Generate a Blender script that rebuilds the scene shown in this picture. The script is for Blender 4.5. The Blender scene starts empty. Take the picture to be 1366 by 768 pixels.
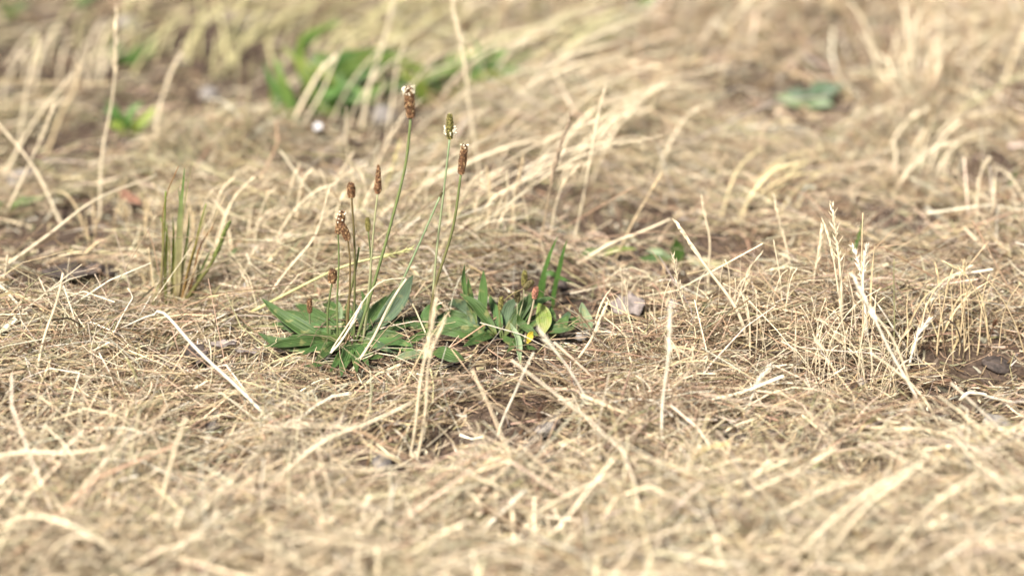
import bpy, math, random
import numpy as np

random.seed(11)
rng = np.random.default_rng(11)
R = math.radians
S = bpy.context.scene
COL = S.collection

# ------------------------------------------------------------------ camera
W, Hh = 1366.0, 768.0
SENSOR, LENS = 36.0, 76.0
CAMZ, PITCH = 0.67, 27.0
CAM = np.array([0.0, 0.0, CAMZ])
cp, sp = math.cos(R(PITCH)), math.sin(R(PITCH))
FWD = np.array([0.0, cp, -sp]); UP = np.array([0.0, sp, cp]); RIGHT = np.array([1.0, 0, 0])
K = SENSOR / LENS / W                       # metres per pixel at one metre depth
cam_d = bpy.data.cameras.new('camera')
cam_d.lens, cam_d.sensor_width = LENS, SENSOR
cam_d.clip_start, cam_d.clip_end = 0.02, 3000
cam_d.dof.use_dof = True
cam_d.dof.focus_distance = 1.365
cam_d.dof.aperture_fstop = 2.6
cam = bpy.data.objects.new('camera', cam_d)
cam.location = CAM
cam.rotation_euler = (R(90 - PITCH), 0, 0)
COL.objects.link(cam); S.camera = cam

# ------------------------------------------------------------------ sky, sun, exposure
SUN_EL, SUN_AZ = 52.0, -150.0               # azimuth measured from +Y (away from the camera), clockwise
world = bpy.data.worlds.new('World'); S.world = world; world.use_nodes = True
wn = world.node_tree
sky = wn.nodes.new('ShaderNodeTexSky'); sky.sky_type = 'NISHITA'; sky.sun_disc = False
sky.sun_elevation = R(SUN_EL); sky.sun_rotation = R(SUN_AZ)
sky.air_density = 1.0; sky.dust_density = 4.0
wn.links.new(sky.outputs['Color'], wn.nodes['Background'].inputs['Color'])
wn.nodes['Background'].inputs['Strength'].default_value = 0.065
sl = bpy.data.lights.new('sun', 'SUN'); sl.energy = 4.0; sl.angle = R(7); sl.color = (1.0, 0.945, 0.865)
sun = bpy.data.objects.new('sun', sl)
az, el = R(SUN_AZ), R(SUN_EL)
from mathutils import Vector
sd = Vector((math.sin(az) * math.cos(el), math.cos(az) * math.cos(el), math.sin(el)))
sun.rotation_euler = (-sd).to_track_quat('-Z', 'Y').to_euler(); sun.location = (0, 0, 5)
COL.objects.link(sun)
S.view_settings.view_transform = 'Standard'; S.view_settings.look = 'None'
S.view_settings.gamma = 1.0; S.view_settings.use_curve_mapping = False
S.view_settings.exposure = 1.55
S.render.engine = 'CYCLES'
S.cycles.use_denoising = True
S.cycles.max_bounces = 4; S.cycles.diffuse_bounces = 2; S.cycles.glossy_bounces = 2; S.cycles.transmission_bounces = 3

# ------------------------------------------------------------------ noise and terrain
_tab = np.random.default_rng(5).random((64, 64))
def vnoise(x, y):
    x = np.asarray(x, float); y = np.asarray(y, float)
    xi = np.floor(x).astype(int); yi = np.floor(y).astype(int)
    fx = x - xi; fy = y - yi
    fx = fx * fx * (3 - 2 * fx); fy = fy * fy * (3 - 2 * fy)
    g = lambda a, b: _tab[a % 64, b % 64]
    return ((g(xi, yi) * (1 - fx) + g(xi + 1, yi) * fx) * (1 - fy)
            + (g(xi, yi + 1) * (1 - fx) + g(xi + 1, yi + 1) * fx) * fy)
def fbm(x, y, o=3):
    s = 0; a = 0.5; t = 0
    for k in range(o):
        s = s + a * vnoise(x * 2 ** k + 17.3 * k, y * 2 ** k + 9.1 * k); t += a; a *= 0.5
    return s / t
def ray(px, py):
    d = FWD + RIGHT * (px - W / 2) * K - UP * (py - Hh / 2) * K
    return d
def flat(px, py):
    d = ray(px, py); t = -CAMZ / d[2]
    return (CAM + d * t)[:2]
# bare hollows where soil shows through: (pixel centre, half-size across in m, half-size in depth in m, depth of hollow)
HOLLOWS = [(105, 388, .048, .022, .018), (270, 496, .022, .02, .008), (835, 432, .03, .018, .006), (1315, 482, .055, .03, .014),
           (505, 178, .05, .045, .014), (1312, 222, .05, .05, .014), (1185, 292, .06, .035, .01), (60, 330, .06, .03, .01),
           (430, 130, .06, .05, .012), (1060, 150, .05, .04, .008), (285, 585, .02, .02, .008), (520, 632, .035, .02, .01),
           (1260, 540, .03, .016, .007), (1010, 610, .03, .02, .006), (650, 590, .03, .014, .006), (170, 45, .07, .05, .012),
           (730, 615, .025, .015, .004), (690, 245, .05, .04, .008), (1350, 590, .03, .02, .006), (745, 395, .02, .02, .004),
           (440, 225, .05, .04, .008), (150, 290, .04, .03, .012), (90, 200, .06, .05, .012), (250, 110, .07, .05, .012), (330, 60, .07, .06, .012), (60, 90, .07, .06, .012), (820, 300, .04, .03, .008), (1010, 340, .04, .025, .01), (1240, 350, .04, .025, .01), (300, 640, .025, .018, .008), (860, 640, .025, .018, .008), (1120, 650, .025, .02, .008), (700, 720, .03, .018, .008), (220, 470, .02, .014, .006), (1000, 490, .025, .012, .006), (620, 520, .025, .012, .005), (430, 545, .025, .012, .005), (1110, 520, .03, .014, .006), (940, 385, .03, .02, .008)]
HXY = [(flat(a, b), c, d, e) for a, b, c, d, e in HOLLOWS]
def hollow(x, y):
    m = np.zeros(np.shape(x))
    for (c, sx, sy, dp) in HXY:
        m = np.maximum(m, np.exp(-(((x - c[0]) / sx) ** 2 + ((y - c[1]) / sy) ** 2)))
    return m
# places where green rosettes and weeds keep the straw thin: (pixel centre, half-size across, half-size in depth)
CLEAR = [(450, 458, .090, .062), (668, 450, .080, .048), (575, 460, .055, .055), (745, 430, .035, .03), (440, 130, .13, .08), (632, 105, .11, .06),
         (166, 172, .05, .04), (1080, 136, .06, .035), (1132, 360, .02, .02), (900, 346, .05, .02), (945, 432, .025, .02), (240, 405, .05, .04),
         (20, 274, .06, .02), (170, 78, .05, .05), (800, 342, .05, .02), (290, 345, .04, .03), (757, 474, .02, .012), (365, 515, .03, .012), (20, 20, .06, .06), (860, 10, .04, .05),
         (838, 428, .03, .018), (270, 498, .025, .02), (100, 392, .05, .016), (776, 462, .012, .01), (510, 634, .02, .014), (728, 584, .018, .012), (1330, 578, .03, .014)]
CXY = [(flat(a, b), c, d) for a, b, c, d in CLEAR]
def clearing(x, y):
    m = np.zeros(np.shape(x))
    for (c, sx, sy) in CXY:
        m = np.maximum(m, np.exp(-((((x - c[0]) / sx) ** 2 + ((y - c[1]) / sy) ** 2) ** 1.5)))
    return m
def H(x, y):
    x = np.asarray(x, float); y = np.asarray(y, float)
    near = np.exp(-((x / 9) ** 2 + ((y - 1.5) / 9) ** 2))
    h = 0.030 * (fbm(x * 3.1 + 4, y * 3.1, 3) - 0.5) + 0.011 * (fbm(x * 13, y * 13 + 7, 2) - 0.5)
    h = h * (0.25 + 0.75 * near)
    for (c, sx, sy, dp) in HXY:
        h = h - dp * np.exp(-(((x - c[0]) / sx) ** 2 + ((y - c[1]) / sy) ** 2))
    return h
def Hs(x, y): return float(H(x, y))
def ground(px, py, up=0.0):
    d = ray(px, py); z = 0.0
    for _ in range(6):
        t = (z + up - CAMZ) / d[2]; p = CAM + d * t; z = Hs(p[0], p[1])
    return p
def onplane(px, py, Y):
    d = ray(px, py); return CAM + d * (Y / d[1])
def depth(p): return float(np.dot(np.asarray(p) - CAM, FWD))
def pxm(p): return K * depth(p)             # metres per photo pixel at point p

# ------------------------------------------------------------------ materials
def new_mat(name):
    m = bpy.data.materials.new(name); m.use_nodes = True
    nt = m.node_tree; nt.nodes.clear()
    out = nt.nodes.new('ShaderNodeOutputMaterial')
    return m, nt, out
def plant_mat(name, rough, trans, noise_scale, lo, hi, spec=0.3, veins=False, tint=(1.1, 1.05, .8)):
    m, nt, out = new_mat(name); N = nt.nodes; L = nt.links
    at = N.new('ShaderNodeAttribute'); at.attribute_name = 'col'
    tc = N.new('ShaderNodeNewGeometry')
    nz = N.new('ShaderNodeTexNoise'); nz.inputs['Scale'].default_value = noise_scale; nz.inputs['Detail'].default_value = 3
    L.new(tc.outputs['Position'], nz.inputs['Vector'])
    mr = N.new('ShaderNodeMapRange'); mr.inputs['From Min'].default_value = .3; mr.inputs['From Max'].default_value = .7
    mr.inputs['To Min'].default_value = lo; mr.inputs['To Max'].default_value = hi
    L.new(nz.outputs['Fac'], mr.inputs['Value'])
    mul = N.new('ShaderNodeVectorMath'); mul.operation = 'SCALE'
    L.new(at.outputs['Color'], mul.inputs[0]); L.new(mr.outputs['Result'], mul.inputs['Scale'])
    colour = mul.outputs['Vector']
    p = N.new('ShaderNodeBsdfPrincipled')
    if veins:
        uv = N.new('ShaderNodeUVMap'); uv.uv_map = 'uv'
        sx = N.new('ShaderNodeSeparateXYZ'); L.new(uv.outputs['UV'], sx.inputs[0])
        ma = N.new('ShaderNodeMath'); ma.operation = 'MULTIPLY'; ma.inputs[1].default_value = math.pi * 6
        L.new(sx.outputs['X'], ma.inputs[0])
        co = N.new('ShaderNodeMath'); co.operation = 'COSINE'; L.new(ma.outputs[0], co.inputs[0])
        ab = N.new('ShaderNodeMath'); ab.operation = 'ABSOLUTE'; L.new(co.outputs[0], ab.inputs[0])
        pw = N.new('ShaderNodeMath'); pw.operation = 'POWER'; pw.inputs[1].default_value = 9; L.new(ab.outputs[0], pw.inputs[0])
        mx = N.new('ShaderNodeMix'); mx.data_type = 'RGBA'
        sc = N.new('ShaderNodeMath'); sc.operation = 'MULTIPLY'; sc.inputs[1].default_value = .22; L.new(pw.outputs[0], sc.inputs[0])
        L.new(sc.outputs[0], mx.inputs['Factor']); L.new(colour, mx.inputs['A']); mx.inputs['B'].default_value = (.30, .36, .16, 1)
        # dry blotches
        nb = N.new('ShaderNodeTexNoise'); nb.inputs['Scale'].default_value = 160; L.new(tc.outputs['Position'], nb.inputs['Vector'])
        rb = N.new('ShaderNodeMapRange'); rb.inputs['From Min'].default_value = .58; rb.inputs['From Max'].default_value = .72
        rb.inputs['To Max'].default_value = .5; L.new(nb.outputs['Fac'], rb.inputs['Value'])
        m2 = N.new('ShaderNodeMix'); m2.data_type = 'RGBA'
        L.new(rb.outputs['Result'], m2.inputs['Factor']); L.new(mx.outputs['Result'], m2.inputs['A']); m2.inputs['B'].default_value = (.28, .25, .10, 1)
        colour = m2.outputs['Result']
        bp = N.new('ShaderNodeBump'); bp.inputs['Strength'].default_value = .5; bp.inputs['Distance'].default_value = .0006
        L.new(pw.outputs[0], bp.inputs['Height']); L.new(bp.outputs['Normal'], p.inputs['Normal'])
    L.new(colour, p.inputs['Base Color'])
    p.inputs['Roughness'].default_value = rough; p.inputs['Specular IOR Level'].default_value = spec
    t = N.new('ShaderNodeBsdfTranslucent')
    tm = N.new('ShaderNodeVectorMath'); tm.operation = 'MULTIPLY'; tm.inputs[1].default_value = tint
    L.new(colour, tm.inputs[0]); L.new(tm.outputs['Vector'], t.inputs['Color'])
    ms = N.new('ShaderNodeMixShader'); ms.inputs[0].default_value = trans
    L.new(p.outputs[0], ms.inputs[1]); L.new(t.outputs[0], ms.inputs[2]); L.new(ms.outputs[0], out.inputs['Surface'])
    return m
STRAW = plant_mat('straw', .55, .08, 220, .78, 1.2, .35)
LEAF = plant_mat('plantain_leaf', .55, .22, 130, .75, 1.25, .28, veins=True, tint=(1.2, 1.25, .5))
GREEN = plant_mat('green_grass', .5, .3, 150, .8, 1.2, .3, tint=(1.2, 1.2, .5))
HEAD = plant_mat('seed_head', .75, .1, 600, .6, 1.4, .2)

def soil_mat():
    m, nt, out = new_mat('soil'); N = nt.nodes; L = nt.links
    g = N.new('ShaderNodeNewGeometry')
    def noise(scale, detail=5):
        n = N.new('ShaderNodeTexNoise'); n.inputs['Scale'].default_value = scale; n.inputs['Detail'].default_value = detail
        L.new(g.outputs['Position'], n.inputs['Vector']); return n
    a = noise(9); b = noise(120); c = noise(420, 3)
    r1 = N.new('ShaderNodeValToRGB'); e = r1.color_ramp.elements
    e[0].position = .3; e[0].color = (.020, .0135, .010, 1); e[1].position = .72; e[1].color = (.085, .062, .050, 1)
    L.new(b.outputs['Fac'], r1.inputs[0])
    r2 = N.new('ShaderNodeValToRGB'); e = r2.color_ramp.elements
    e[0].position = .35; e[0].color = (.026, .018, .013, 1); e[1].position = .7; e[1].color = (.12, .083, .055, 1)
    L.new(c.outputs['Fac'], r2.inputs[0])
    mx = N.new('ShaderNodeMix'); mx.data_type = 'RGBA'
    L.new(a.outputs['Fac'], mx.inputs['Factor']); L.new(r1.outputs[0], mx.inputs['A']); L.new(r2.outputs[0], mx.inputs['B'])
    # beyond the built straw the field is straw-coloured
    ln = N.new('ShaderNodeVectorMath'); ln.operation = 'LENGTH'; L.new(g.outputs['Position'], ln.inputs[0])
    fr = N.new('ShaderNodeMapRange'); fr.inputs['From Min'].default_value = 3.2; fr.inputs['From Max'].default_value = 6
    L.new(ln.outputs['Value'], fr.inputs['Value'])
    far = N.new('ShaderNodeValToRGB'); e = far.color_ramp.elements
    e[0].position = .3; e[0].color = (.22, .17, .09, 1); e[1].position = .7; e[1].color = (.46, .37, .21, 1)
    L.new(b.outputs['Fac'], far.inputs[0])
    m2 = N.new('ShaderNodeMix'); m2.data_type = 'RGBA'
    L.new(fr.outputs['Result'], m2.inputs['Factor']); L.new(mx.outputs['Result'], m2.inputs['A']); L.new(far.outputs[0], m2.inputs['B'])
    p = N.new('ShaderNodeBsdfPrincipled'); p.inputs['Roughness'].default_value = .95; p.inputs['Specular IOR Level'].default_value = .1
    L.new(m2.outputs['Result'], p.inputs['Base Color'])
    bp = N.new('ShaderNodeBump'); bp.inputs['Strength'].default_value = .9; bp.inputs['Distance'].default_value = .004
    L.new(b.outputs['Fac'], bp.inputs['Height']); L.new(bp.outputs['Normal'], p.inputs['Normal'])
    L.new(p.outputs[0], out.inputs['Surface'])
    return m
SOIL = soil_mat()
def stone_mat(name, c0, c1, scale, rough=.8):
    m, nt, out = new_mat(name); N = nt.nodes; L = nt.links
    g = N.new('ShaderNodeNewGeometry')
    n = N.new('ShaderNodeTexNoise'); n.inputs['Scale'].default_value = scale; n.inputs['Detail'].default_value = 5
    L.new(g.outputs['Position'], n.inputs['Vector'])
    r = N.new('ShaderNodeValToRGB'); e = r.color_ramp.elements
    e[0].position = .3; e[0].color = (*c0, 1); e[1].position = .7; e[1].color = (*c1, 1)
    L.new(n.outputs['Fac'], r.inputs[0])
    p = N.new('ShaderNodeBsdfPrincipled'); p.inputs['Roughness'].default_value = rough; p.inputs['Specular IOR Level'].default_value = .25
    L.new(r.outputs[0], p.inputs['Base Color'])
    b = N.new('ShaderNodeBump'); b.inputs['Strength'].default_value = .6; b.inputs['Distance'].default_value = .001
    L.new(n.outputs['Fac'], b.inputs['Height']); L.new(b.outputs['Normal'], p.inputs['Normal'])
    L.new(p.outputs[0], out.inputs['Surface'])
    return m
STONE = stone_mat('grey_stone', (.085, .075, .066), (.26, .235, .21), 260)
BARK = stone_mat('weathered_litter', (.018, .014, .012), (.085, .066, .056), 240)
CHALK = stone_mat('white_chip', (.6, .6, .62), (.82, .82, .84), 200, .6)
LITTER = stone_mat('grey_dead_leaf', (.085, .072, .062), (.24, .20, .18), 300)

# ------------------------------------------------------------------ mesh helpers
def mesh_obj(name, V, F, mat, parent=None, cols=None, uv=None, smooth=True, origin=None):
    V = np.asarray(V, np.float32)
    if origin is not None: V = V - np.asarray(origin, np.float32)
    me = bpy.data.meshes.new(name)
    F = [tuple(int(i) for i in f) for f in F]
    me.from_pydata(V.tolist(), [], F)
    finish(me, mat, cols, smooth)
    if uv is not None:
        lay = me.uv_layers.new(name='uv')
        li = np.empty(len(me.loops), np.int32); me.loops.foreach_get('vertex_index', li)
        lay.data.foreach_set('uv', np.asarray(uv, np.float32)[li].ravel())
    o = bpy.data.objects.new(name, me); COL.objects.link(o)
    if parent is not None: o.parent = parent
    elif origin is not None: o.location = [float(v) for v in origin]
    return o
def finish(me, mat, cols, smooth):
    me.materials.append(mat)
    if smooth: me.polygons.foreach_set('use_smooth', np.ones(len(me.polygons), bool))
    if cols is not None:
        a = me.attributes.new('col', 'FLOAT_COLOR', 'POINT')
        c = np.asarray(cols, np.float32)
        if c.ndim == 1: c = np.tile(c, (len(me.vertices), 1))
        if c.shape[1] == 3: c = np.concatenate([c, np.ones((len(c), 1), np.float32)], 1)
        a.data.foreach_set('color', np.ascontiguousarray(c, np.float32).ravel())
    me.update()
def raw_mesh(name, V, F, mat, cols, parent=None):
    """large joined mesh from numpy arrays; F is an (n,4) or (n,3) array"""
    me = bpy.data.meshes.new(name)
    k = F.shape[1]
    me.vertices.add(len(V)); me.vertices.foreach_set('co', np.ascontiguousarray(V, np.float32).ravel())
    me.loops.add(F.size); me.loops.foreach_set('vertex_index', np.ascontiguousarray(F, np.int32).ravel())
    me.polygons.add(len(F)); me.polygons.foreach_set('loop_start', np.arange(0, F.size, k, dtype=np.int32))
    me.update(calc_edges=True)
    finish(me, mat, cols, True)
    o = bpy.data.objects.new(name, me); COL.objects.link(o)
    if parent is not None: o.parent = parent
    return o
def tag(o, label=None, cat=None, group=None, kind=None):
    if label: o['label'] = label
    if cat: o['category'] = cat
    if group: o['group'] = group
    if kind: o['kind'] = kind
    return o
def empty(name, p, label, cat, group=None):
    o = bpy.data.objects.new(name, None); COL.objects.link(o)
    o.empty_display_size = .01; o.location = [float(v) for v in p]
    return tag(o, label, cat, group)
def spline(P, n):
    """Catmull-Rom through the points P"""
    P = np.asarray(P, float)
    if len(P) == 2: return P[0] + (P[1] - P[0]) * np.linspace(0, 1, n)[:, None]
    Q = np.vstack([2 * P[0] - P[1], P, 2 * P[-1] - P[-2]])
    seg = np.linalg.norm(np.diff(P, axis=0), axis=1); cum = np.concatenate([[0], np.cumsum(seg)]); cum /= cum[-1]
    out = []
    for t in np.linspace(0, 1, n):
        i = min(int(np.searchsorted(cum, t, 'right')) - 1, len(P) - 2)
        u = (t - cum[i]) / max(cum[i + 1] - cum[i], 1e-9)
        p0, p1, p2, p3 = Q[i], Q[i + 1], Q[i + 2], Q[i + 3]
        out.append(.5 * ((2 * p1) + (-p0 + p2) * u + (2 * p0 - 5 * p1 + 4 * p2 - p3) * u * u + (-p0 + 3 * p1 - 3 * p2 + p3) * u ** 3))
    return np.array(out)
def unit(v):
    v = np.asarray(v, float); return v / (np.linalg.norm(v, axis=-1, keepdims=True) + 1e-12)
def frames(C):
    T = unit(np.gradient(C, axis=0))
    ref = np.array([.31, -.9, .3]) if abs(T[0] @ np.array([.31, -.9, .3])) < .9 else np.array([1., 0, 0])
    A = unit(np.cross(T, ref)); B = unit(np.cross(T, A))
    return T, A, B
def tube(C, rad, sides=5):
    C = np.asarray(C); n = len(C); rad = np.broadcast_to(rad, (n,))
    T, A, B = frames(C)
    V = []; F = []
    for i in range(n):
        for s in range(sides):
            a = 2 * math.pi * s / sides
            V.append(C[i] + rad[i] * (math.cos(a) * A[i] + math.sin(a) * B[i]))
    for i in range(n - 1):
        for s in range(sides):
            F.append((i * sides + s, i * sides + (s + 1) % sides, (i + 1) * sides + (s + 1) % sides, (i + 1) * sides + s))
    F.append(tuple(range(sides))[::-1]); F.append(tuple((n - 1) * sides + s for s in range(sides)))
    return V, F
def grad(c0, c1, n, sides):
    t = np.linspace(0, 1, n)[:, None]
    return np.repeat(np.asarray(c0) * (1 - t) + np.asarray(c1) * t, sides, axis=0)

PALE = np.array((.66, .555, .38)); STRAWC = np.array((.50, .39, .23)); TAN = np.array((.37, .25, .16))
GREYS = np.array((.40, .35, .265)); OLIVE = np.array((.27, .25, .125)); BROWN = np.array((.125, .078, .04)); BLEACH = np.array((.70, .63, .49))
GRN = np.array((.045, .092, .020)); BLUEG = np.array((.064, .108, .054)); DARKG = np.array((.036, .080, .018)); YELG = np.array((.17, .23, .035))
PALEG = np.array((.20, .26, .14))

# ------------------------------------------------------------------ ground sheet
def ground_sheet():
    def axis(a, b, step, far):
        core = np.arange(a, b + 1e-6, step)
        ext = step * 1.6 ** np.arange(1, 60); ext = np.cumsum(ext); ext = ext[ext < far]
        return np.concatenate([(a - ext)[::-1], core, b + ext])
    xs = axis(-1.1, 1.1, .012, 900); ys = axis(.6, 2.8, .012, 900)
    X, Y = np.meshgrid(xs, ys); Z = H(X, Y)
    nx, ny = len(xs), len(ys)
    V = np.stack([X, Y, Z], -1).reshape(-1, 3)
    i = np.arange(nx * ny).reshape(ny, nx)
    F = np.stack([i[:-1, :-1], i[:-1, 1:], i[1:, 1:], i[1:, :-1]], -1).reshape(-1, 4)
    o = raw_mesh('ground', V, F, SOIL, None)
    tag(o, 'dry brown soil of the field under the straw', 'ground', kind='structure')
ground_sheet()

# ------------------------------------------------------------------ the mat of dry grass (nobody could count it)
def pick_cols(x, y, n):
    left_back = np.clip((y - 1.18) / .5, 0, 1) * np.clip((.15 - x) / .5, 0, 1)
    nz = fbm(x * 5, y * 5 + 30, 2)
    nz2 = fbm(x * 7 + 50, y * 7, 2)
    w = np.stack([.26 + .5 * (nz2 - .5), np.full(n, .28), .22 + .5 * (nz - .5), np.full(n, .10),
                  .05 + .55 * left_back + .2 * np.clip(nz2 - .6, 0, 1), .15 + .5 * np.clip(nz - .52, 0, 1) + .26 * left_back, np.full(n, .06)], 1)
    w = np.clip(w, .01, None); w /= w.sum(1, keepdims=True)
    k = (rng.random((n, 1)) > np.cumsum(w, 1)).sum(1).clip(0, 6)
    pal = np.stack([PALE, STRAWC, TAN, GREYS, OLIVE, BROWN, BLEACH])
    c = pal[k] * rng.uniform(.48, 1.2, (n, 1)) * rng.normal(1, .04, (n, 3))
    return np.clip(c, .02, .8)
def holes(x, y): return np.clip((fbm(x * 34 + 5, y * 26 + 2, 2) - .55) * 7, 0, 1)     # small open spots between the straws
def half_w(y): return .215 * y + .13
def sample(n, zone):
    """points of the field in one of the zones, thinned over the bare hollows"""
    out = []
    tot = 0
    while tot < n:
        m = n * 2
        if zone == 'view':
            y = rng.uniform(.80, 2.4, m); x = rng.uniform(-.85, .85, m); keep = np.abs(x) < half_w(y)
        elif zone == 'sharp':
            y = rng.uniform(.98, 1.62, m); x = rng.uniform(-.6, .6, m); keep = np.abs(x) < half_w(y) - .04
        else:
            y = rng.uniform(-.3, 5.2, m); x = rng.uniform(-2.9, 2.9, m)
            keep = ~((np.abs(x) < half_w(y) - .03) & (y > .83) & (y < 2.35))
        dens = np.clip(.08 + 2.8 * (fbm(x * 12 + 3, y * 10, 3) - .33), .06, 1) * (1 - .97 * np.clip(hollow(x, y) * 1.4, 0, 1)) * (1 - .88 * clearing(x, y))
        dens = dens * (1 - .45 * np.clip((y - 1.35) / .3, 0, 1) * np.clip((-.02 - x) / .3, 0, 1))
        keep &= rng.random(m) < dens
        out.append(np.stack([x[keep], y[keep]], 1)); tot += int(keep.sum())
    return np.concatenate(out)[:n]
def build_blades(name, C, wid, cols, sides, mat=STRAW, taper=None):
    """C (n,k,3) centre lines, wid (n,) radii; sides 2 = flat blade, 3 = hollow stem"""
    n, k, _ = C.shape
    T = unit(np.gradient(C, axis=1))
    ref = unit(rng.normal(0, 1, (n, 1, 3)))
    A = unit(np.cross(T, ref)); B = np.cross(T, A)
    if taper is None: taper = np.linspace(1, .45, k)
    r = wid[:, None] * taper[None, :]
    rings = []
    for s in range(sides):
        a = 2 * math.pi * s / sides
        rings.append(C + r[..., None] * (math.cos(a) * A + math.sin(a) * B))
    V = np.stack(rings, 2).reshape(-1, 3)                     # n,k,sides
    idx = np.arange(n * k * sides).reshape(n, k, sides)
    fs = []
    for s in range(sides if sides > 2 else 1):
        t = (s + 1) % sides
        fs.append(np.stack([idx[:, :-1, s], idx[:, :-1, t], idx[:, 1:, t], idx[:, 1:, s]], -1).reshape(-1, 4))
    F = np.concatenate(fs)
    return raw_mesh(name, V, F, mat, np.repeat(cols, k * sides, axis=0))
def lay_straw(P, k, Lm, bend, hmax, sweep=True):
    """lying, arching straw around points P"""
    n = len(P); x, y = P[:, 0], P[:, 1]
    L = Lm * rng.lognormal(0, .45, n)
    phi = rng.uniform(0, 2 * math.pi, n)
    # local combing direction of the grass
    th = (fbm(x * 2.2 + 8, y * 2.2, 2) - .5) * 5 + .35
    comb = rng.random(n) < (.30 + .5 * np.clip((y - 1.4) / .4, 0, 1))
    phi = np.where(comb, th + rng.normal(0, .45, n) + np.where(rng.random(n) < .5, 0, math.pi), phi)
    d = np.stack([np.cos(phi), np.sin(phi)], 1); q = np.stack([-d[:, 1], d[:, 0]], 1)
    t = np.linspace(-.5, .5, k)
    cv = rng.normal(0, bend, n) * L; cv2 = rng.normal(0, bend * .5, n) * L
    xy = P[:, None, :] + d[:, None, :] * (t[None, :, None] * L[:, None, None]) \
        + q[:, None, :] * (cv[:, None] * (1 - 4 * t ** 2)[None] + cv2[:, None] * (8 * t ** 3)[None])[..., None]
    thick = hmax * (.25 + 1.1 * fbm(x * 6 + 90, y * 6 + 3, 3)) * (1 - .75 * np.clip(hollow(x, y) * 1.2, 0, 1)) * (1 - .8 * clearing(x, y))
    z0 = thick * rng.random(n) ** 1.3 + .001
    slope = rng.normal(0, .36, n) * (1 - .7 * clearing(x, y)); arch = np.abs(rng.normal(0, .11, n)) * L
    z = z0[:, None] + slope[:, None] * t[None] * L[:, None] + arch[:, None] * (1 - 4 * t ** 2)[None] * rng.choice([1, 1, -1], n)[:, None]
    z = np.maximum(z, .0006) + H(xy[..., 0], xy[..., 1])
    return np.concatenate([xy, z[..., None]], -1)
def stand_straw(P, k, hm, lean):
    n = len(P); h = hm * rng.lognormal(0, .4, n)
    phi = rng.uniform(0, 2 * math.pi, n); ln = np.abs(rng.normal(0, lean, n)) * h
    dx = np.cos(phi) * ln + .2 * h * rng.random(n); dy = np.sin(phi) * ln
    t = np.linspace(0, 1, k)
    cur = rng.uniform(1, 2.2, n)
    tt = t[None] ** cur[:, None]
    xx = P[:, :1] + dx[:, None] * tt; yy = P[:, 1:] + dy[:, None] * tt
    zz = H(P[:, 0], P[:, 1])[:, None] + h[:, None] * t[None] * (1 - .25 * tt)
    return np.stack([xx, yy, zz], -1)
def mat_layer(name, label, C, wid, sides, cols=None, mat=STRAW, cat='grass'):
    hm = np.maximum(1.6 * hollow(C[..., 0], C[..., 1]), .66 * clearing(C[..., 0], C[..., 1])).max(1)
    hm = np.maximum(hm, holes(C[..., 0], C[..., 1]).mean(1) * .9 * (wid < .0011))
    keep = rng.random(len(C)) > np.clip((hm - .25) * 1.5, 0, .95)
    C = C[keep]; wid = wid[keep]
    if cols is not None: cols = cols[keep]
    P = C[:, C.shape[1] // 2, :2]
    if cols is None: cols = pick_cols(P[:, 0], P[:, 1], len(C))
    tag(build_blades(name, C, wid, cols, sides, mat), label, cat, kind='stuff')
DENS = 1.0
P = sample(int(54000 * DENS), 'sharp')
mat_layer('dry_grass_mat', 'tangled mat of short dry straw around the plantains', lay_straw(P, 5, .042, .15, .016), rng.lognormal(math.log(.00034), .35, len(P)), 3)
P = sample(int(56000 * DENS), 'view')
mat_layer('dry_grass_thatch', 'bleached flat grass blades matted over the field', lay_straw(P, 4, .058, .11, .018), rng.lognormal(math.log(.00044), .42, len(P)) * np.where((P[:, 1] > 1.0) & (P[:, 1] < 1.55), .68, 1), 2)
P = sample(26000, 'sharp')
mat_layer('fine_hay', 'fine curled hay threads over the matted straw', lay_straw(P, 6, .030, .30, .020), rng.lognormal(math.log(.00030), .25, len(P)), 2)
n_ = 5200
yy = rng.uniform(.80, 1.10, n_); xx = rng.uniform(-1, 1, n_) * half_w(yy)
C = lay_straw(np.stack([xx, yy], 1), 5, .075, .10, .022)
mat_layer('loose_straw', 'loose longer pale straw strewn over the mat', C, rng.lognormal(math.log(.00058), .35, n_), 3, pick_cols(xx, yy, n_) * .5 + PALE * .42)
n_ = 34000
yy = rng.uniform(.85, 2.0, n_); xx = rng.uniform(-1, 1, n_) * half_w(yy)
P = np.stack([xx, yy], 1)
C = lay_straw(P, 3, .009, .12, .003)
tag(build_blades('chaff', C, rng.lognormal(math.log(.0006), .4, n_), pick_cols(xx, yy, n_) * rng.uniform(.45, 1, (n_, 1)), 2), 'crumbled chaff and straw bits on the bare soil', 'chaff', kind='stuff')
P = sample(70000, 'around')
mat_layer('dry_field_grass', 'dry grass cover of the surrounding field', lay_straw(P, 4, .085, .10, .03), rng.lognormal(math.log(.0012), .4, len(P)), 2)
P = sample(15000, 'view')
P = P[rng.random(len(P)) < np.clip(.45 + .6 * (P[:, 0] + .1) + 2.4 * (fbm(P[:, 0] * 7, P[:, 1] * 7 + 60, 2) - .5), .08, 1)]
mat_layer('standing_dry_grass', 'thin short dry grass stems standing up out of the mat', stand_straw(P, 5, .027, .75), rng.lognormal(math.log(.00030), .35, len(P)), 3)

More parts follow.
